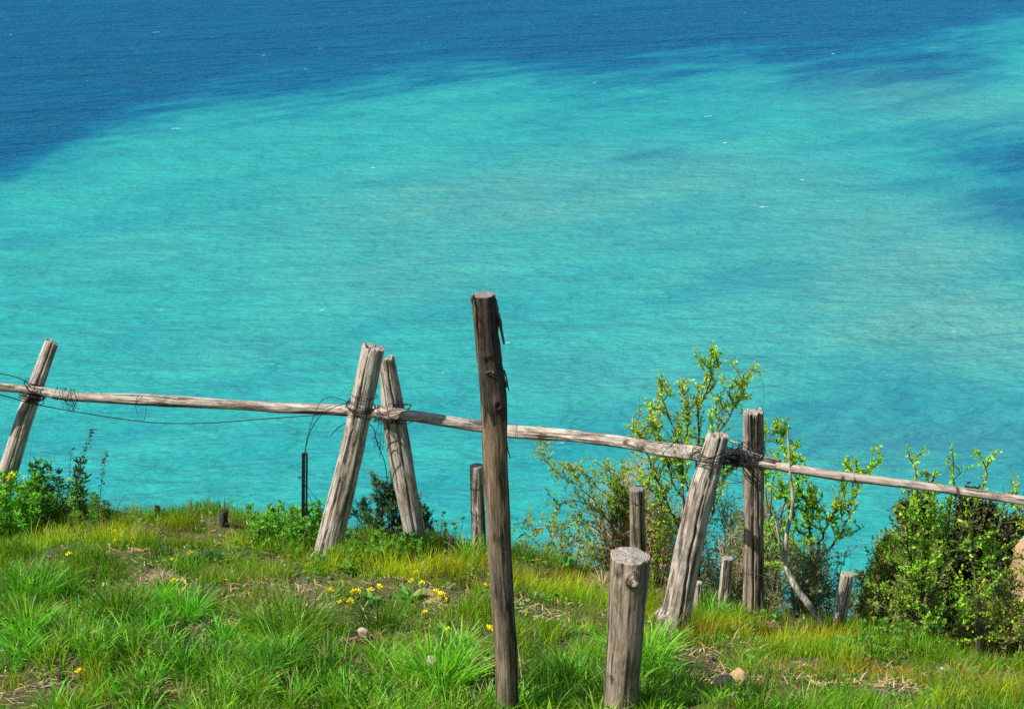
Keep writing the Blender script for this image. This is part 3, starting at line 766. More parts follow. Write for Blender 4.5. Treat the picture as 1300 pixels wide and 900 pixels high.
# a few arching bare tendrils belonging to it
# arching shrub left of the round dark post
Y2 = 8.0; b2 = gp(800, Y2)
stB = [[b2] + pst(s, Y2) for s in (
    [(790, 700), (765, 650), (735, 620), (705, 598), (690, 578), (680, 562)], [(792, 700), (770, 660), (745, 640), (718, 636), (706, 650), (712, 690)],
    [(795, 690), (780, 640), (752, 612), (735, 596), (722, 590)], [(797, 690), (795, 640), (788, 612), (790, 590)], [(790, 710), (750, 690), (715, 690), (690, 700), (668, 690)],
    [(785, 700), (745, 665), (710, 665), (685, 670), (664, 665)], [(790, 690), (790, 640), (770, 600), (765, 590)])]
shrub('budding_shrub', 'sparse arching shrub with yellowish buds reaching left over the water beside the dark round post', GR, b2, stB, r0=.005, twigs=22, twig_len=(.08, .20), sub=2.2, dens=140, lsize=.0145, lcol=(.42, .50, .035), seed=103, t0=.28, stem_col=(.20, .15, .11), up=.4)
# small low yellow-green shrub filling the gap above the grass
def auto_stems(base, c, rad, n, Y, rs, low=.0, mid=.5):
    out = []
    for i in range(n):
        a = rs.uniform(0, 2 * PI); rr = math.sqrt(rs.uniform(.02, 1)); h = rs.uniform(low, 1)
        k = math.sqrt(max(0, 1 - (h * .95) ** 2)) * (1 + rs.normal(0, .16)); h = h * (1 + rs.normal(0, .13))
        t = np.array([c[0] + math.cos(a) * rr * rad[0] * k, c[1] + math.sin(a) * rr * rad[1] * k, c[2] + h * rad[2]])
        m_ = base * (1 - mid) + t * mid + rs.normal(0, .04, 3) + [0, 0, .05]
        bx = base * .45 + t * .55; out.append([gdrop(bx[0], bx[1], -.03), bx * .35 + t * .65 + rs.normal(0, .03, 3) - [0, 0, .04], t] if rs.uniform() < .75 else [base, m_, t])
    return out
def bush(name, label, group, px0, px1, pytop, pybase, Y, n, seed, depth=.35, low=.0, **kw):
    rs = np.random.default_rng(seed)
    l = P(px0, (pytop + pybase) / 2, Y); r = P(px1, (pytop + pybase) / 2, Y); t = P((px0 + px1) / 2, pytop, Y); bb = P((px0 + px1) / 2, pybase, Y)
    base = gdrop((l[0] + r[0]) / 2, Y, -.03); c = np.array([base[0], Y, bb[2]])
    st = auto_stems(base, c, ((r[0] - l[0]) / 2, depth, t[2] - bb[2]), n, Y, rs, low)
    return shrub(name, label, group, base, st, seed=seed, **kw)
OLIVE = (.17, .20, .05)
bush('dry_bramble', 'tangle of brown dry bramble stems with few leaves behind the dark round post', None, 705, 900, 618, 745, 8.15, 120, 201, r0=.0055, twigs=22, twig_len=(.10, .34), sub=2.2, dens=20, lsize=.017, lcol=(.30, .36, .05), stem_col=(.44, .28, .16), t0=.05, up=.1, cat='bramble')
bush('dry_bramble', 'brown leafless bramble tangle between the stout leaning post and the upright dark post', None, 870, 1010, 640, 790, 8.0, 130, 203, r0=.005, twigs=24, twig_len=(.08, .22), sub=2, dens=22, lsize=.017, lcol=(.28, .40, .05), stem_col=(.34, .25, .18), t0=.05, up=.1, cat='bramble')
bush('leafy_shrub', 'low bright green shrub just left of the stout leaning post foot', GR, 822, 852, 640, 750, 7.75, 9, 205, depth=.08, r0=.004, twigs=22, twig_len=(.05, .12), sub=1, dens=90, lsize=.019, lcol=BRIGHT, t0=.3)
bush('leafy_shrub', 'low sparse green shrub above the grass between the tall barked post and the cut stump', GR, 655, 765, 655, 735, 7.85, 22, 207, depth=.15, r0=.003, twigs=24, twig_len=(.05, .14), sub=1.5, dens=55, lsize=.017, lcol=(.28, .42, .05), stem_col=(.2, .16, .11), t0=.3)
bush('leafy_shrub', 'dark green cushion of leaves between the arching shrub and the dark round post', GR, 765, 806, 622, 680, 8.05, 12, 209, depth=.1, r0=.003, twigs=30, twig_len=(.04, .09), sub=2, dens=200, lsize=.016, lwidth=.3, lcol=(.08, .20, .03), t0=.8, low=.3, lmat=DARKLEAF_M)
# shrubs right of the upright post
Y3 = 7.75; b3 = gp(1030, Y3)
stC = [[b3] + pst(s, Y3) for s in (
    [(1034, 720), (1030, 680), (1022, 640), (1012, 600), (1005, 575)], [(1036, 710), (1045, 680), (1062, 645), (1080, 612), (1095, 598)], [(1040, 715), (1060, 690), (1075, 655), (1088, 620), (1118, 580)],
    [(1030, 700), (1012, 670), (1000, 640), (988, 620)], [(1030, 710), (1028, 660), (1030, 625)], [(1025, 720), (1005, 700), (985, 690), (978, 670)], [(1030, 720), (1005, 715), (985, 720)])]
shrub('leafy_shrub', 'bright green forked shrub growing behind the pale dead branch, under the thin rail', GR, b3, stC, r0=.009, twigs=18, twig_len=(.09, .20), sub=2.0, dens=240, lsize=.0175, lcol=(.36, .58, .035), seed=107, t0=.3, up=.6, stem_col=(.06, .045, .035))
b4 = gp(985, 7.9)
stD = [[b4] + pst(s, 7.9) for s in ([(985, 700), (978, 640), (985, 590), (993, 560), (988, 540)], [(984, 700), (975, 640), (968, 570), (975, 545)], [(988, 690), (1000, 620), (1005, 580), (1010, 570)])]
shrub('leafy_shrub', 'thin green shrub peeping out right behind the upright dark post top', GR, b4, stD, r0=.006, twigs=13, twig_len=(.06, .15), sub=1.6, dens=190, lsize=.016, lcol=(.36, .58, .035), seed=109, t0=.5, up=.6)
Y5 = 7.35; b5 = gp(1170, Y5)
stE = [[b5] + pst(s, Y5) for s in (
    [(1170, 780), (1174, 720), (1172, 670), (1165, 620), (1152, 575)], [(1168, 790), (1160, 750), (1140, 715), (1125, 690)], [(1172, 780), (1190, 740), (1200, 700), (1205, 650), (1212, 585)],
    [(1168, 800), (1150, 770), (1120, 755), (1100, 745)], [(1172, 790), (1195, 765), (1215, 745)], [(1170, 770), (1160, 720), (1150, 680), (1148, 650)], [(1172, 740), (1178, 690), (1182, 640), (1180, 600)],
    [(1165, 800), (1135, 800), (1105, 790)], [(1172, 800), (1200, 800), (1225, 790)])]
shrub('leafy_shrub', 'broad fresh green shrub with a dark upright stem in front of the dark bushes', GR, b5, stE, r0=.009, twigs=22, twig_len=(.08, .22), sub=2.2, dens=140, lsize=.017, lcol=(.36, .58, .035), seed=111, t0=.22, up=.45, stem_col=(.055, .042, .035))
b6 = gp(1245, 7.2)
stF = [[b6] + pst(s, 7.2) for s in ([(1245, 800), (1240, 740), (1232, 690), (1238, 640), (1262, 585)], [(1240, 810), (1225, 780), (1215, 750), (1200, 720)],
    [(1250, 800), (1275, 790), (1300, 770)], [(1245, 790), (1258, 730), (1262, 690), (1270, 650)], [(1245, 810), (1275, 815), (1310, 800)])]
shrub('leafy_shrub', 'fresh green shrub at the far right above the leaf rosette', GR, b6, stF, r0=.008, twigs=20, twig_len=(.08, .20), sub=2, dens=150, lsize=.0165, lcol=(.36, .58, .035), seed=113, t0=.22, up=.45, stem_col=(.075, .06, .045))
b7 = gp(1320, 7.5)
stG = [[b7] + pst(s, 7.5) for s in ([(1320, 740), (1310, 690), (1295, 650), (1285, 635)], [(1320, 740), (1330, 680), (1335, 640)], [(1320, 760), (1350, 700), (1360, 660)])]
shrub('leafy_shrub', 'pale leafy shrub cut by the right border just under the rail end', GR, b7, stG, r0=.008, twigs=18, sub=2, dens=110, lsize=.0165, lcol=BRIGHT, seed=115, t0=.3)
# dense dark bushes further down the slope
GD = 'dark dense bushes down the slope'
DKL = dict(lmat=DARKLEAF_M, r0=.006, sub=2.2, twig_len=(.06, .16), twigs=26, t0=.45, lvar=.3)
bush('dense_bush', 'dark olive bush directly behind the broad fresh green shrub', GD, 1118, 1215, 640, 770, 8.2, 48, 221, depth=.3, dens=170, lsize=.018, lcol=(.14, .17, .04), stem_col=(.06, .045, .035), **DKL)
bush('dense_bush', 'nearly black bush crown on the right under the thin rail, left of the tan rock', GD, 1200, 1268, 636, 740, 8.1, 50, 223, depth=.25, dens=190, lsize=.018, lcol=(.09, .12, .035), stem_col=(.05, .04, .03), **DKL)
bush('dense_bush', 'lower dark bush crown just left of the tan rock', GD, 1245, 1296, 666, 750, 8.0, 34, 225, depth=.2, dens=190, lsize=.018, lcol=(.07, .09, .03), stem_col=(.05, .04, .03), **DKL)
bush('dense_bush', 'brownish green bush at the right behind the short slanting post', GD, 1080, 1160, 684, 815, 7.9, 48, 227, depth=.25, dens=120, lsize=.017, lcol=(.32, .36, .07), stem_col=(.36, .25, .16), lmat=LEAF_M, r0=.005, sub=2.2, twig_len=(.06, .16), twigs=26, t0=.3)
bush('dense_bush', 'olive brown bush mass below the tan rock at the far right', GD, 1170, 1365, 745, 865, 7.6, 70, 229, depth=.35, dens=90, lsize=.016, lcol=(.30, .36, .06), stem_col=(.38, .26, .17), lmat=LEAF_M, r0=.005, sub=2.2, twig_len=(.06, .18), twigs=26, t0=.25)
bush('dense_bush', 'olive green bush mass behind the dark upright stem of the broad shrub', GD, 1075, 1245, 705, 845, 7.65, 50, 231, depth=.3, dens=85, lsize=.016, lcol=(.28, .40, .05), stem_col=(.36, .25, .16), lmat=LEAF_M, r0=.005, sub=2.2, twig_len=(.06, .18), twigs=26, t0=.25)
bush('dry_bramble', 'low thicket of dry grey twigs around the pale dead branch foot', None, 965, 1095, 690, 810, 7.65, 120, 233, depth=.25, r0=.0035, twigs=22, twig_len=(.08, .2), sub=2, dens=22, lsize=.016, lcol=(.22, .34, .05), stem_col=(.20, .16, .12), t0=.1, up=.15, cat='bramble')
# evergreen behind the A-frame
for (a, b_, t, bs, sd, lb) in ((445, 540, 616, 690, 241, 'round dark evergreen bush showing between the two crossed left posts'), (520, 552, 640, 700, 243, 'small dark evergreen tuft right of the narrowing leaning post')):
    bush('evergreen_bush', lb, None, a, b_, t, bs, 8.35, 46 if a < 500 else 18, sd, depth=.18, low=.05, dens=330, lsize=.017, lwidth=.22, lcol=(.09, .18, .06), stem_col=(.05, .038, .03), lmat=DARKLEAF_M, r0=.005, sub=2.5, twig_len=(.05, .12), twigs=24, t0=.45, lvar=.35, up=.6)
# leafy plant with yellow flowers on the left
def stalks(name, label, group, spots, hts, seed, lsize, lwidth, lcol, per=80, stem_col=(.10, .16, .04), cat='plant', rosette=10, r=.003, lean=.12, mat=None, bare=.1, base=None):
    rs = np.random.default_rng(seed); base = base if base is not None else np.mean(spots, 0)
    e = empty(name, base, label, cat, group); T = Acc(); lp = []; ld = []
    for s, h in zip(spots, hts):
        d = unit(np.array([rs.normal(0, lean), rs.normal(0, lean), 1])); d2 = unit(d + rs.normal(0, lean, 3))
        p = catmull([s, s + d * h * .5, s + d * h * .5 + d2 * h * .5], 8); T.tube(np.vstack([[gdrop(base[0], base[1], -.10)], (gdrop(base[0], base[1], -.1) + s - [0, 0, .12]) / 2, [s - [0, 0, .08]], p]), np.r_[r, r, r, np.linspace(r, r * .6, 8)], 5, np.asarray(stem_col))
        n = int(per * h); u = rs.uniform(bare, 1, n) * 7; k = np.minimum(u.astype(int), 6); fr = (u - k)[:, None]
        a = np.arange(n) * 2.4 + rs.uniform(0, 6)
        lp.append(p[k] * (1 - fr) + p[k + 1] * fr); ld.append(np.stack([np.cos(a), np.sin(a), rs.uniform(.1, .9, n)], -1))
        a = np.arange(rosette) * 2.4; lp.append(np.repeat(p[-1:], rosette, 0)); ld.append(np.stack([np.cos(a), np.sin(a), rs.uniform(.3, 1.6, rosette)], -1))
    part('stem', T.mesh('stem', TWIG_M), e)
    v, f, c = leaves(np.concatenate(lp), np.concatenate(ld), lsize, lwidth, lcol, .22, rs)
    part('foliage', mesh_np('foliage', v, [f], mat or LEAF_M, cols=c), e)
    return e
def field(px0, px1, py0, py1, n, seed):
    rs = np.random.default_rng(seed); return [G(rs.uniform(px0, px1), rs.uniform(py0, py1)) - [0, 0, .02] for _ in range(n)]
sp_ = field(-60, 52, 662, 692, 66, 301)
stalks('leafy_plant', 'bushy bright green leafy plant with yellow flowers at the foot of the leftmost fence post', None, sp_, np.random.default_rng(1).uniform(.16, .36, len(sp_)), 302, .034, .30, (.17, .46, .035), per=150, rosette=14)
sp_ = field(38, 112, 648, 662, 34, 303)
stalks('leafy_plant', 'darker leaved plant with upright shoots just right of the leftmost fence post', None, sp_, np.random.default_rng(2).uniform(.12, .36, len(sp_)), 304, .036, .30, (.05, .19, .035), per=110, rosette=10, mat=DARKLEAF_M)
sp_ = field(30, 128, 660, 676, 34, 305)
stalks('leafy_plant', 'fresh green low plant in front of the dark leaved plant', None, sp_, np.random.default_rng(3).uniform(.10, .26, len(sp_)), 306, .026, .30, (.15, .38, .04), per=140, rosette=12)
sp_ = field(125, 145, 656, 664, 7, 307)
stalks('leafy_plant', 'small dark leafy sprig at the right end of the left bush', None, sp_, np.random.default_rng(4).uniform(.05, .12, len(sp_)), 308, .022, .35, (.05, .15, .03), per=120, rosette=8, mat=DARKLEAF_M)
sp_ = field(553, 578, 694, 706, 9, 309)
stalks('flowering_weed', 'spindly yellow flowering weed right of the crossed left posts', None, sp_, np.random.default_rng(5).uniform(.12, .26, len(sp_)), 310, .016, .6, (.50, .55, .03), per=60, rosette=12, r=.0018)
# weeds along the edge
rsw = np.random.default_rng(400)
sp_ = field(318, 420, 668, 700, 110, 311)
stalks('nettle_patch', 'patch of leafy green nettles left of the thick leaning post foot', None, sp_, rsw.uniform(.07, .20, len(sp_)), 312, .026, .40, (.16, .40, .04), per=150, rosette=9)
sp_ = field(430, 540, 690, 716, 90, 313)
stalks('nettle_patch', 'patch of leafy green weeds between the feet of the two crossed left posts', None, sp_, rsw.uniform(.05, .13, len(sp_)), 314, .022, .40, (.13, .34, .035), per=150, rosette=9)
sp_ = field(395, 450, 706, 730, 26, 315)
stalks('nettle_patch', 'small weeds in front of the foot of the thick leaning post', None, sp_, rsw.uniform(.04, .11, len(sp_)), 316, .022, .42, (.16, .38, .04), per=150, rosette=9)
sp_ = field(1085, 1180, 806, 836, 50, 317)
stalks('nettle_patch', 'green weeds under the broad fresh green shrub on the right', None, sp_, rsw.uniform(.04, .14, len(sp_)), 318, .022, .42, (.16, .36, .04), per=130, rosette=9)

# dry seed stalks on the left
def seedstalk(px_pts, Y, label, seed, heads=60, r=.0022, spread=.018, col=(.045, .035, .03)):
    rs = np.random.default_rng(seed); p = catmull([P(a, b_, Y) for a, b_ in px_pts], 24)
    e = empty('dry_seed_stalk', p[0], label, 'dry stalk', 'dry seed stalks on the left'); T = Acc(); T.tube(p, np.linspace(r, r * .4, 24), 5, col)
    part('stem', T.mesh('stem', TWIG_M), e)
    if heads:
        k = rs.integers(9, 24, heads); d = rs.normal(0, 1, (heads, 3)); d[:, 2] = np.abs(d[:, 2]) * .3
        v, f, c = leaves(p[k] + d * spread * rs.uniform(0, .8, (heads, 1)) * (1.2 - k / 24)[:, None], d, .013, .6, np.asarray(col) * 1.4, .4, rs)
        part('seed_head', mesh_np('seed_head', v, [f], DRY_M, cols=c), e)
    return e
seedstalk([(94, 650), (99, 610), (106, 580), (118, 546)], 8.2, 'tallest dark dry seed stalk leaning right above the left bush', 501, 130, spread=.03)
seedstalk([(125, 655), (128, 620), (131, 598), (136, 573)], 8.2, 'dark dry seed stalk standing alone just right of the left bush', 503, 80)
seedstalk([(84, 640), (88, 605), (91, 570)], 8.25, 'faint small dry seed stalk just left of the tallest one', 505, 30)
seedstalk([(42, 640), (50, 590), (58, 560), (66, 522)], 8.3, 'thin bare grass stalk rising right behind the leftmost fence post', 507, 0, r=.0012, col=(.2, .17, .12))
seedstalk([(32, 640), (38, 580), (44, 540)], 8.3, 'shorter bare stalk close to the leftmost fence post', 509, 0, r=.0012, col=(.12, .10, .08))
seedstalk([(-10, 640), (2, 560), (12, 520)], 8.3, 'thin bare stalk left of the leftmost fence post', 511, 0, r=.0012, col=(.2, .17, .12))
seedstalk([(145, 658), (152, 638), (160, 627)], 8.3, 'short black twig sticking out of the grass right of the left bush', 513, 0)

# pale forked dead branch
Yd = base_Y(1050, 806)
e = empty('dead_branch', P(1045, 800, Yd), 'pale bare forked dead branch leaning up to the thin rail', 'branch'); T = Acc()
T.tube(catmull([P(1052, 808, Yd), P(1030, 772, Yd + .03), P(1009, 743, Yd + .06), P(998, 716, Yd + .1), P(998, 684, Yd + .12), P(1006, 640, Yd + .15), P(1003, 598, Yd + .2), P(1000, 545, Yd + .22)], 50), np.interp(np.linspace(0, 1, 50), [0, .3, .8, 1], [.017, .015, .008, .004]) * (1 + .22 * vnoise(np.arange(50) * .9, 0, 0, 4)), 12, (.42, .36, .28))
part('limb', T.mesh('limb', W_SILVER), e); T = Acc()
T.tube(catmull([P(995, 712, Yd + .1), P(990, 690, Yd + .1), P(984, 655, Yd + .12)], 20), np.linspace(.010, .005, 20), 8, (.36, .30, .24))
T.tube(catmull([P(1000, 640, Yd + .15), P(985, 665, Yd + .16), P(975, 690, Yd + .14)], 12), np.linspace(.004, .002, 12), 5, (.36, .30, .24))
part('fork', T.mesh('fork', W_SILVER), e)
# tendrils above the right posts
def tendril(pl, Y, label, seed, r=.0016, col=(.12, .09, .07), nt_=6):
    rs = np.random.default_rng(seed); p = catmull([P(a, b_, Y) for a, b_ in pl], 30); T = Acc(); T.tube(p, np.linspace(r, r * .5, 30), 4, col)
    for i in range(nt_):
        k = rs.integers(4, 29); d = unit(rs.normal(0, 1, 3)); T.tube([p[k], p[k] + d * .02, p[k] + d * .035 + [0, 0, .008]], [r * .6, r * .5, r * .3], 3, col)
    single('bare_tendril', T.mesh('bare_tendril', TWIG_M), p[0], label, 'tendril')
tendril([(905, 560), (925, 500), (938, 475), (952, 468), (966, 480), (970, 500), (967, 530)], 7.9, 'bare hooked tendril arching over the upright dark post', 1, nt_=10)
tendril([(975, 560), (985, 545), (1000, 533), (1015, 531), (1032, 532)], 7.9, 'thin straight tendril reaching right above the thin rail', 2)
tendril([(996, 570), (1010, 567), (1022, 573), (1032, 581)], 7.9, 'short drooping tendril right of the pale dead branch tip', 3, r=.001)
tendril([(822, 560), (812, 510), (820, 488)], 7.95, 'faint twig at the left of the tallest shrub', 4, r=.001)

# ------------------------------------------------------------------ rocks
def rock(px, py, wpx, hpx, label, col, seed, dz=.02, group=None, squash=.8):
    c = G(px, py + hpx * .3); Yr = c[1]; w = pxsize(wpx, Yr) / 2; h = pxsize(hpx, Yr) / 2
    n, mth = 30, 44
    ph = np.linspace(.01, PI - .01, n)[:, None]; th = np.linspace(0, 2 * PI, mth, endpoint=False)[None]
    x = np.sin(ph) * np.cos(th); y = np.sin(ph) * np.sin(th); z = np.cos(ph) + 0 * th
    d = np.ones_like(x)
    rs = np.random.default_rng(seed)
    for i in range(9):   # cut facets
        nn = unit(rs.normal(0, 1, 3)); off = rs.uniform(.42, .85); dp = x * nn[0] + y * nn[1] + z * nn[2]
        d = np.where(dp > 1e-3, np.minimum(d, off / np.maximum(dp, 1e-3)), d)
    d = d * (1 + (.22 if wpx > 50 else .07) * fbm(x * 3, y * 3, z * 3, seed, 5))
    v = np.stack([x * d * w * 1.15, y * d * w * squash, z * d * h * 1.25 + h * .35 + dz], -1).reshape(-1, 3)
    i = np.arange(n - 1)[:, None] * mth; j = np.arange(mth)[None]; k = ((np.arange(mth) + 1) % mth)[None]
    me = mesh_np('rock', v, [np.stack([i + j, i + mth + j, i + mth + k, i + k], -1).reshape(-1, 4)], plain('stone_%d' % seed, col, .9, 0, .45, 30))
    o = bpy.data.objects.new('rock', me); COL.objects.link(o); o.location = c; o.rotation_euler = (0, rs.uniform(-.2, .2), rs.uniform(-.4, .4))
    tag(o, label, 'rock', group)
rock(540, 760, 46, 13, 'flat mossy tan rock lying among the dandelions', (.26, .22, .07), 61)
rock(545, 852, 14, 28, 'small pale upright stone in the long grass left of the tall barked post', (.42, .36, .26), 62, dz=.05)
rock(461, 808, 20, 18, 'grey stone half buried behind the long grass', (.30, .25, .17), 63)
rock(938, 860, 26, 24, 'pinkish tan chip of stone leaning on the grey stone', (.42, .26, .14), 64)
rock(919, 872, 40, 20, 'grey flat stone at the bottom right of the cut stump', (.36, .27, .17), 65)
rock(1195, 690 + 165, 10, 8, 'tiny pale pebble in the grass near the leaf rosette', (.45, .40, .32), 66)
cr = P(1316, 822, 7.85)
rock(1287, 800, 60, 70, 'big tan rock on the slope at the right border', (.34, .23, .12), 68)
ob = bpy.data.objects['rock.006'] if 'rock.006' in bpy.data.objects else None
if ob: ob.location = (cr[0], 7.85, cr[2]); ob.scale = (2.9, 1.8, 3.1)

# ------------------------------------------------------------------ dandelions
FL = [(155, 676, 'yellow dandelion high on the left bank, farthest from the edge grass'), (157, 688, 'yellow dandelion just below another on the left bank'), (180, 685, 'yellow dandelion a little right of the left bank pair'),
      (98, 705, 'lone yellow dandelion left of the bank pair'), (250, 703, 'yellow dandelion above the dead grass hole'), (229, 718, 'smaller dandelion just below left of the one above the hole'),
      (229, 739, 'yellow dandelion at the right lip of the dead grass hole'), (133, 804, 'lone dandelion in the long left grass'), (113, 853, 'dandelion low in the yellowish grass at bottom left'),
      (423, 750, 'leftmost dandelion of the middle row under the crossed left posts'), (453, 751, 'dandelion in the middle row, second from its left end'), (459, 751, 'dandelion touching its twin in the middle row'),
      (437, 765, 'dandelion of the lower pair below the middle row, left one'), (450, 764, 'dandelion of the lower pair below the middle row, right one'), (474, 750, 'dandelion in the middle row right of the twin flowers'),
      (485, 746, 'rightmost dandelion of the middle row, tilted'), (531, 727, 'highest dandelion above the flat mossy rock'), (525, 738, 'dandelion above left of the flat mossy rock'), (538, 741, 'dandelion just above the flat mossy rock'),
      (555, 753, 'dandelion on the right end of the flat mossy rock'), (562, 756, 'dandelion right beside the one on the rock end'), (568, 761, 'small dandelion just right of the flat mossy rock'), (542, 778, 'dandelion just below the flat mossy rock'),
      (571, 799, 'lone dandelion in the gap below right of the flat rock'), (622, 799, 'dandelion just left of the tall barked post low down'), (616, 743, 'small dandelion left of the tall barked post'), (623, 743, 'small dandelion touching the left side of the tall barked post'),
      (578, 714, 'tiny dandelion in front of the thin dark stub'), (109, 639, 'yellow flower at the right edge of the left bush'), (133, 645, 'yellow flower just below right of the left bush'), (141, 643, 'faint yellow flower near the short black twig')]
HI = [(9, 608, 'large yellow flower beside the leftmost post'), (14, 604, 'second yellow flower touching the one beside the leftmost post'), (32, 607, 'small yellow flower high in the left bush'), (32, 618, 'wide yellow flower in the front of the left bush'), (88, 610, 'yellow flower in the right half of the left bush')]
def petals_mesh(r, seed):
    rs = np.random.default_rng(seed); n = 60
    a = np.arange(n) * 2.4; k = np.sqrt(np.arange(n) / n); d = np.stack([np.cos(a) * k, np.sin(a) * k, 1.15 - k * .9], -1)
    d /= np.linalg.norm(d, axis=1)[:, None]
    v, f, c = leaves(np.zeros((n, 3)) + d * r * .08, d, r, .38, (.8, .5, .01), .1, rs, .1)
    return mesh_np('flower_head', v, [f], PETAL_M)
pm = petals_mesh(.020, 1)
T = Acc(); T.tube([[0, 0, 0], [.004, 0, .5], [0, 0, 1.0]], [.0016, .0016, .0014], 5, (.16, .22, .05)); stm = T.mesh('stem', TWIG_M)
rsd = np.random.default_rng(909)
for (px, py, lb) in FL + HI:
    if (px, py, lb) in HI:
        h = P(px, py, base_Y(px, 672)); g = gdrop(h[0], h[1], -.01)
    else:
        hgt = rsd.uniform(.07, .11)
        g0 = G(px, py); back = hgt * .9; g = gdrop(g0[0], g0[1] - hgt * 1.55, -.01)   # the flower head is seen in front of soil farther back
        h = P(px, py, g[1]); 
        if h[2] - g[2] < .03: h = g + np.array([0, 0, .06])
    o = empty('dandelion', g, lb, 'flower', 'dandelions in the grass')
    H = float(h[2] - g[2]); s_ = bpy.data.objects.new('stem', stm); COL.objects.link(s_); s_.parent = o; s_.scale = (1, 1, H)
    k_ = bpy.data.objects.new('flower_head', pm); COL.objects.link(k_); k_.parent = o; k_.location = (0, 0, H); sc_ = rsd.uniform(.6, .95) * (.6 if 'tiny' in lb or 'small' in lb or 'faint' in lb else 1); k_.scale = (sc_,) * 3; k_.rotation_euler = (rsd.uniform(-.1, .6), rsd.uniform(-.5, .5), rsd.uniform(0, 6))

# leaf rosettes
def rosette(px, py, size, label, col, n, seed, w=.35, rise=.5):
    rs = np.random.default_rng(seed); g = G(px, py); a = np.arange(n) * 2.4
    d = np.stack([np.cos(a), np.sin(a), rs.uniform(.1, 1.0, n) * rise], -1)
    v, f, c = leaves(np.repeat(g[None], n, 0) + rs.normal(0, .008, (n, 3)) * [1, 1, .3] + [0, 0, .02], d, size, w, col, .18, rs, .3)
    single('leaf_rosette', mesh_np('leaf_rosette', v, [f], LEAF_M, cols=c), g, label, 'plant', 'leaf rosettes on the bank')
rosette(1217, 868, .085, 'large grey green leaf rosette at the bottom right below the shrubs', (.17, .34, .08), 30, 1, .24, .8)
rosette(718, 722, .10, 'pale blue green rosette at the edge left of the cut stump top', (.20, .42, .14), 12, 2, .30, 1.4)
rosette(252, 716, .06, 'dark leaved rosette beside the dandelion above the dead grass hole', (.05, .16, .045), 40, 3, .5)
rosette(268, 712, .055, 'second dark rosette right of the dandelion above the dead grass hole', (.06, .19, .05), 34, 4, .5)
rosette(210, 707, .05, 'small dark rosette left of the dandelion above the dead grass hole', (.05, .15, .04), 26, 5, .5)
rosette(520, 765, .07, 'fresh green rosette touching the left end of the flat mossy rock', (.14, .34, .05), 28, 6, .3, 1.0)
rosette(585, 775, .05, 'small rosette right of the flat mossy rock', (.15, .30, .06), 22, 7, .45)
rosette(565, 808, .06, 'broad leaved rosette by the lone dandelion below the flat rock', (.10, .25, .05), 22, 8, .5)
rosette(470, 768, .05, 'low rosette below the middle row of dandelions', (.12, .30, .05), 22, 9, .4)
rosette(940, 838, .045, 'small pale sprig above the tan chip of stone', (.3, .45, .1), 18, 10, .4, 1.2)
rosette(1075, 822, .06, 'leafy sprig in front of the short slanting post', (.14, .30, .05), 24, 11, .45)

# ------------------------------------------------------------------ grass
def blades(pos, h, w, lean_dir, lean, col, rs, seg=3, droop=.5):
    """vectorised tapering, bending blades"""
    n = len(pos); t = np.linspace(0, 1, seg + 1)
    ld = np.stack([np.cos(lean_dir), np.sin(lean_dir), 0 * lean_dir], -1)
    fa = rs.uniform(0, 2 * PI, n); side = np.stack([np.cos(fa), np.sin(fa), 0 * fa], -1)
    V = []
    for k, tk in enumerate(t):
        off = lean * h * (tk ** 1.8); z = h * tk * (1 - droop * lean * tk * .6)
        c = pos + ld * off[:, None]; c = c + np.stack([0 * z, 0 * z, z], -1)
        if k < seg:
            ww = (w * (1 - .25 * tk) * .5)[:, None]
            V += [c - side * ww, c + side * ww]
        else: V.append(c)
    m_ = 2 * seg + 1
    v = np.stack(V, 1).reshape(-1, 3); b = np.arange(n)[:, None] * m_
    qs = np.concatenate([b + [2 * k, 2 * k + 1, 2 * k + 3, 2 * k + 2] for k in range(seg - 1)]) if seg > 1 else np.zeros((0, 4), int)
    tr = b + [2 * seg - 2, 2 * seg - 1, 2 * seg]
    c = np.repeat(col, m_, 0)
    return v, qs, tr, c

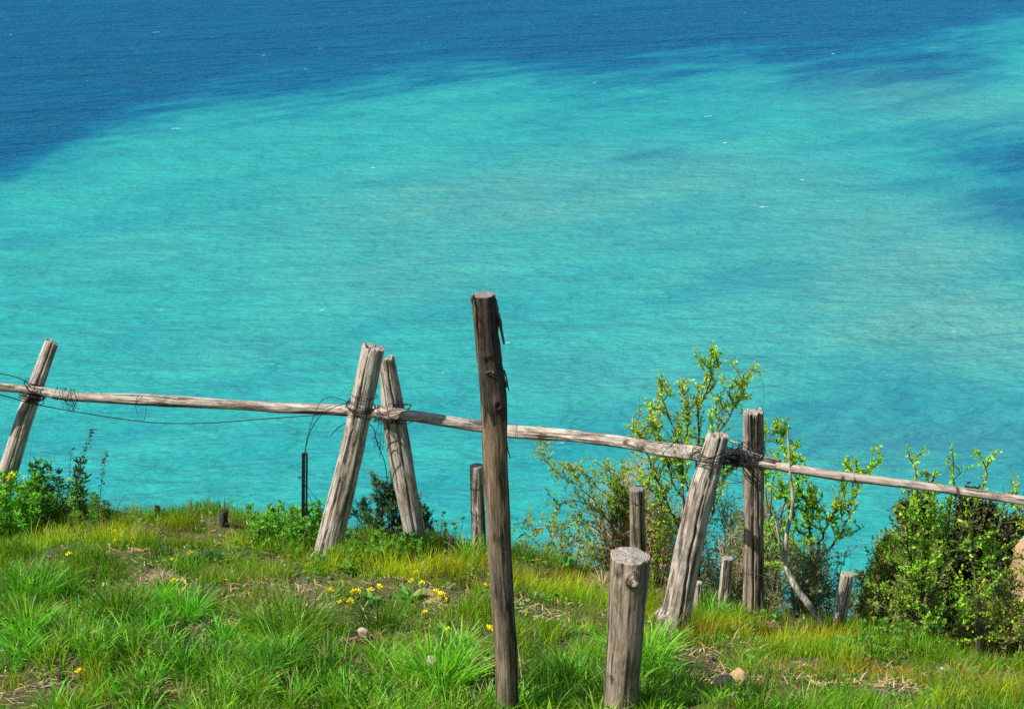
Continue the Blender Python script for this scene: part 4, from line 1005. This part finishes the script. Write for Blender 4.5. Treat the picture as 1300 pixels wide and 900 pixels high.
def px_of(x, y, z):
    c, s = math.cos(PITCH), math.sin(PITCH)
    f = y * c + z * s; u = -y * s + z * c
    return W0 / 2 + F0 * x / f, H0 / 2 - F0 * u / f
def ell(c, pts):
    """sum of soft ground ellipses placed at real ground spots: pts (px,py,rx m,ry m,w)"""
    r = 0
    for (px, py, rx, ry, w) in pts:
        g = G(px, py); r = r + w * np.exp(-(((c[:, 0] - g[0]) / rx) ** 2 + ((c[:, 1] - g[1]) / ry) ** 2))
    return r
BARE = [(1100, 872, .25, .07, .8), (1040, 830, .12, .04, .6), (1240, 875, .2, .05, .7), (160, 700, .15, .08, .8), (420, 770, .15, .08, .7), (90, 820, .06, .1, .8), (280, 830, .1, .08, .8), (505, 840, .1, .1, .8), (400, 890, .1, .08, .7), (180, 870, .06, .08, .7), (650, 760, .12, .08, .6), (790, 800, .15, .1, .8), (1120, 845, .15, .05, .7), (950, 825, .12, .05, .5), (30, 690, .1, .06, .5), (540, 758, .12, .09, 1.2), (545, 855, .05, .07, 1.2), (461, 812, .07, .07, 1.2), (930, 868, .14, .12, 1.5), (930, 888, .14, .10, 1.3), (207, 745, .10, .08, 1), (345, 745, .22, .16, 1.0), (300, 790, .16, .16, .9), (212, 738, .12, .12, .9), (225, 750, .1, .1, .8), (100, 690, .2, .06, .6), (612, 850, .12, .16, 1.0), (500, 745, .18, .08, .7), (560, 770, .2, .12, .6), (620, 810, .1, .1, .6),
        (700, 785, .2, .10, .8), (880, 830, .2, .12, 1.0), (860, 800, .1, .06, .6), (925, 872, .1, .08, .9), (1000, 850, .22, .10, .8), (1075, 868, .3, .12, .9), (1180, 880, .2, .08, .7), (20, 885, .12, .08, .9), (60, 860, .08, .1, .6), (250, 880, .1, .06, .7), (370, 855, .1, .08, .4), (620, 770, .1, .1, .6), (735, 750, .08, .1, .7), (975, 790, .05, .03, .8), (430, 745, .1, .05, .5),
        (1230, 850, .15, .05, .4), (660, 845, .08, .1, .7), (545, 790, .12, .08, .6)]
LONG = [(60, 760, .5, .25, .9), (150, 800, .45, .3, 1), (230, 775, .3, .2, .8), (370, 800, .22, .15, .9), (330, 850, .5, .25, 1), (450, 860, .5, .3, 1), (560, 860, .4, .3, 1), (560, 820, .25, .15, .6), (300, 900, .8, .25, 1), (600, 905, .4, .2, .9), (720, 880, .28, .22, 1), (730, 905, .4, .2, 1), (880, 895, .35, .12, .9), (820, 835, .1, .1, .8), (20, 820, .3, .3, .8),
        (330, 780, .2, .1, .5), (150, 860, .3, .2, .6), (960, 905, .25, .06, .5), (470, 790, .2, .1, .5), (850, 870, .2, .1, .7)]
YELL = [(60, 880, .3, .18, 1.0), (150, 690, .6, .2, .7), (250, 680, .5, .15, .8), (600, 735, .4, .25, .9), (720, 755, .4, .2, .8), (1000, 820, .6, .2, .9), (1150, 860, .5, .2, .8), (470, 730, .4, .12, .5), (880, 800, .3, .1, .8), (1250, 890, .4, .2, .6), (400, 720, .3, .06, .4), (130, 885, .2, .1, .8), (40, 720, .3, .1, .4)]

RUST = [(1000, 815, .3, .1, .8), (1150, 862, .45, .12, .9), (900, 815, .2, .08, .6), (725, 745, .15, .1, .7), (610, 725, .2, .1, .5), (1270, 885, .3, .1, .8), (160, 668, .3, .06, .5), (300, 668, .15, .05, .5), (40, 885, .15, .1, .5), (980, 870, .3, .1, .5)]
def scatter(n, seed, xr=(-4.6, 4.6)):
    rs = np.random.default_rng(seed); x = rs.uniform(*xr, n); y = rs.uniform(3.9, 9.1, n)
    # fewer outside the field that the photograph looks at
    keep = rs.uniform(0, 1, n) < np.where((np.abs(x) < .36 * y + .15) & (y > 4.7), 1, .25)
    keep &= y < edge_y(x) + .30
    x, y = x[keep], y[keep]; return np.stack([x, y, ground_z(x, y)], -1), rs

# short turf
p, rs = scatter(560000, 71)
bare = np.clip(ell(p, BARE), 0, 1); yel = np.clip(ell(p, YELL), 0, 1); lng = np.clip(ell(p, LONG), 0, 1)
cl = fbm(p[:, 0] * 6, p[:, 1] * 6, 0, 91, 3); cl2 = fbm(p[:, 0] * 1.6, p[:, 1] * 1.6, 0, 92, 3)
den = np.clip(.50 + 1.5 * cl, .04, 1) * (1 - .97 * bare) * (1 - .35 * lng)
k = rs.uniform(0, 1, len(p)) < den; p = p[k]; yel = yel[k]; cl = cl[k]; cl2 = cl2[k]; bare = bare[k]; n = len(p)
ym = np.clip(yel + .35 * cl2 + rs.normal(0, .16, n), 0, 1)[:, None]
col = (1 - ym) * np.array([.12, .31, .010]) + ym * np.array([.42, .49, .008])
rust = np.clip(ell(p, RUST), 0, 1); red = (rs.uniform(0, 1, n) < .07 * (ym[:, 0] + .25) + 0.75 * rust)[:, None]; col = np.where(red, np.array([.46, .25, .025]), col)
dry = (rs.uniform(0, 1, n) < .05 + .3 * bare)[:, None]; col = np.where(dry, np.array([.40, .32, .15]), col)
col = col * rs.uniform(.65, 1.35, (n, 1)) * np.clip(1 + .55 * fbm(p[:, 0] * 3.3, p[:, 1] * 3.3, 0, 191, 3), .45, 1.5)[:, None]
h = rs.uniform(.035, .10, n) * (1 + 1.1 * np.clip(cl, -.6, .8)) * (1 + .35 * ym[:, 0])
v, qs, tr, c = blades(p - [0, 0, .008], h, rs.uniform(.0022, .0042, n), rs.uniform(0, 2 * PI, n), rs.uniform(.05, .75, n), col, rs, 2)
o = link('grass', mesh_np('grass', v, [qs, tr], GRASS_M, cols=c)); o['kind'] = 'stuff'; o['label'] = 'short yellowish green turf on the bank'; o['category'] = 'grass'

# long grass in tussocks
p0, rs = scatter(4200, 73)
lw = np.clip(ell(p0, LONG) * 1.15 - .22, 0, 1.2)
off = p0[:, 0].copy(); inside = (np.abs(p0[:, 0]) < .36 * p0[:, 1] + .1)
lw = np.where(inside, lw, .35) * (1 - .9 * np.clip(ell(p0, BARE), 0, 1))
k = rs.uniform(0, 1, len(p0)) < lw * .85; tus = p0[k]; tw = lw[k]
ex = [(370, 808, .17, 1.5), (820, 842, .14, 1.4), (150, 790, .14, 1.3), (228, 790, .12, 1.2), (720, 880, .15, 1.2), (560, 870, .15, 1.25), (480, 800, .12, 1.0), (40, 760, .15, 1.2), (620, 706, .05, .9), (590, 712, .05, .9), (930, 790, .08, .8), (905, 785, .07, .8)]
P_, H_, LD, LN, C_ = [], [], [], [], []
for i in range(len(tus) + len(ex)):
    if i < len(tus): g = tus[i]; R_ = rs.uniform(.04, .10); s_ = rs.uniform(.55, 1.0); nb = int(rs.uniform(34, 80))
    else: q_ = ex[i - len(tus)]; g = G(q_[0], q_[1]); R_ = q_[2]; s_ = q_[3]; nb = int(6000 * R_ * R_ + 90)
    a = rs.uniform(0, 2 * PI, nb); rr = R_ * np.sqrt(rs.uniform(0, 1, nb)) * .75
    x = g[0] + np.cos(a) * rr; y = g[1] + np.sin(a) * rr; P_.append(np.stack([x, y, ground_z(x, y)], -1))
    H_.append(s_ * rs.uniform(.09, .19, nb)); LD.append(a + rs.normal(0, .6, nb)); LN.append(np.clip(.25 + .7 * rr / R_ + rs.normal(0, .22, nb), .02, 1.15))
    base = np.array([.12, .40, .016]) * rs.uniform(.38, 1.35) * np.array([rs.uniform(.7, 1.9), 1, rs.uniform(.7, 1.8)])
    cc = base[None] * rs.uniform(.7, 1.4, (nb, 1)); dr = rs.uniform(0, 1, nb) < .05; cc[dr] = [.42, .36, .18]; C_.append(cc)
p = np.concatenate(P_); h = np.concatenate(H_); n = len(p)
ok = p[:, 1] < edge_y(p[:, 0]) + .15
p, h, LD, LN, C_ = p[ok], h[ok], np.concatenate(LD)[ok], np.concatenate(LN)[ok], np.concatenate(C_)[ok]; n = len(p)
v, qs, tr, c = blades(p - [0, 0, .01], h, rs.uniform(.0034, .0066, n), LD, LN, C_, rs, 5)
o = link('grass', mesh_np('long_grass', v, [qs, tr], GRASS_M, cols=c)); o['kind'] = 'stuff'; o['label'] = 'long bright green grass tussocks'; o['category'] = 'grass'

# fine upright stems along the edge
p, rs = scatter(60000, 75)
k = (p[:, 1] > edge_y(p[:, 0]) - .75) & (rs.uniform(0, 1, len(p)) < .55 * np.clip(.5 + 1.2 * fbm(p[:, 0] * 3, p[:, 1] * 3, 0, 17, 2), 0, 1)); p = p[k]; n = len(p)
col = np.array([.34, .34, .03])[None] * rs.uniform(.6, 1.3, (n, 1)) * np.stack([rs.uniform(.7, 1.5, n), np.ones(n), np.ones(n)], -1)
v, qs, tr, c = blades(p, rs.uniform(.06, .15, n) * np.where(rs.uniform(0, 1, n) < .05, 1.8, 1), rs.uniform(.0014, .0024, n), rs.uniform(0, 6.3, n), rs.uniform(.0, .35, n), col, rs, 2)
o = link('grass', mesh_np('grass_stalks', v, [qs, tr], GRASS_M, cols=c)); o['kind'] = 'stuff'; o['label'] = 'fine yellow grass stalks along the edge'; o['category'] = 'grass'

# ground cover of small round leaves
p, rs = scatter(80000, 77)
cw = fbm(p[:, 0] * 4, p[:, 1] * 4, 0, 27, 3); bare = np.clip(ell(p, BARE), 0, 1)
k = rs.uniform(0, 1, len(p)) < np.clip(.22 + 1.3 * cw, 0, .9) * (1 - .5 * bare); p = p[k]; n = len(p)
p[:, 2] += rs.uniform(.003, .045, n)
d = rs.normal(0, 1, (n, 3)); d[:, 2] = np.abs(d[:, 2]) * .5
col = np.array([.12, .30, .04])[None] * rs.uniform(.6, 1.5, (n, 1)) * np.stack([rs.uniform(.7, 1.8, n), np.ones(n), rs.uniform(.7, 1.6, n)], -1)
v, f, c = leaves(p, d, .020, .6, col, .15, rs)
o = link('ground_cover', mesh_np('ground_cover', v, [f], LEAF_M, cols=c)); o['kind'] = 'stuff'; o['label'] = 'small leafy weeds in the turf'; o['category'] = 'ground cover'

# dry straw and litter in the bare patches
p, rs = scatter(90000, 79)
bare = np.clip(ell(p, BARE), 0, 1.1); k = rs.uniform(0, 1, len(p)) < .06 + .8 * bare; p = p[k]; n = len(p)
a = rs.uniform(0, 2 * PI, n); L = rs.uniform(.02, .09, n)
d = np.stack([np.cos(a), np.sin(a), rs.normal(.02, .16, n)], -1); 
col = np.array([.50, .36, .20])[None] * rs.uniform(.35, 1.5, (n, 1)) * np.stack([np.ones(n), rs.uniform(.75, 1.1, n), rs.uniform(.6, 1.2, n)], -1)
p[:, 2] += rs.uniform(.001, .018, n)
sd = np.stack([-np.sin(a), np.cos(a), 0 * a], -1) * rs.uniform(.0012, .0028, n)[:, None]
V_ = np.stack([p - sd, p + sd, p + d * L[:, None] * .5 + sd + [0, 0, .004], p + d * L[:, None] * .5 - sd + [0, 0, .004], p + d * L[:, None]], 1).reshape(-1, 3)
b_ = np.arange(n)[:, None] * 5
o = link('dry_litter', mesh_np('dry_litter', V_, [b_ + [0, 1, 2, 3], b_ + [3, 2, 4]], DRY_M, cols=np.repeat(col, 5, 0))); o['kind'] = 'stuff'; o['label'] = 'dry brown straw litter in the bare patches'; o['category'] = 'litter'
# dead grass tuft at the hole
def tuft(px, py, n, size, label, seed, col=(.42, .33, .19)):
    rs = np.random.default_rng(seed); g = G(px, py); a = rs.uniform(0, 2 * PI, n)
    p = g + np.stack([np.cos(a), np.sin(a), 0 * a], -1) * rs.uniform(0, .03, (n, 1)); cc = np.asarray(col)[None] * rs.uniform(.4, 1.3, (n, 1))
    v, qs, tr, c = blades(p, rs.uniform(.6, 1.2, n) * size, rs.uniform(.002, .004, n), a, rs.uniform(.5, 1.3, n), cc, rs, 5, .75)
    single('dead_grass_tuft', mesh_np('dead_grass_tuft', v, [qs, tr], DRY_M, cols=c), g, label, 'dead grass')
tuft(207, 742, 200, .07, 'brown dead grass tuft with a dark hollow on the left bank', 1)
tuft(765, 752, 120, .13, 'straw coloured tuft just left of the cut stump', 2, (.5, .38, .22))
tuft(974, 798, 60, .05, 'small straw heap at the foot of the upright dark post', 3, (.5, .34, .18))

# ------------------------------------------------------------------ light
SUN_EL, SUN_AZ = math.radians(50), math.radians(247)      # azimuth clockwise from +Y: light comes from the left, a little from the viewer's side
to_sun = Vector((math.sin(SUN_AZ) * math.cos(SUN_EL), math.cos(SUN_AZ) * math.cos(SUN_EL), math.sin(SUN_EL)))
sd_ = bpy.data.lights.new('sun', 'SUN'); sd_.energy = 5.0; sd_.angle = math.radians(.5); sd_.color = (1, .955, .88)
so = bpy.data.objects.new('sun', sd_); COL.objects.link(so); so.rotation_euler = to_sun.to_track_quat('Z', 'Y').to_euler()
w = bpy.data.worlds.new('World'); SC.world = w; w.use_nodes = True; nt = w.node_tree
sky = nt.nodes.new('ShaderNodeTexSky'); sky.sky_type = 'NISHITA'; sky.sun_disc = False; sky.sun_elevation = SUN_EL; sky.sun_rotation = SUN_AZ
sky.air_density = 1.0; sky.dust_density = .6; sky.ozone_density = 1.2
bg = nt.nodes['Background']; nt.links.new(sky.outputs[0], bg.inputs[0]); bg.inputs[1].default_value = .095
SC.view_settings.view_transform = 'Standard'; SC.view_settings.look = 'None'; SC.view_settings.gamma = 1; SC.view_settings.exposure = 0.55
SC.view_settings.use_curve_mapping = False
SC.cycles.use_denoising = False
SC.cycles.max_bounces = 6; SC.cycles.diffuse_bounces = 3; SC.cycles.glossy_bounces = 2; SC.cycles.transmission_bounces = 3; SC.cycles.transparent_max_bounces = 4
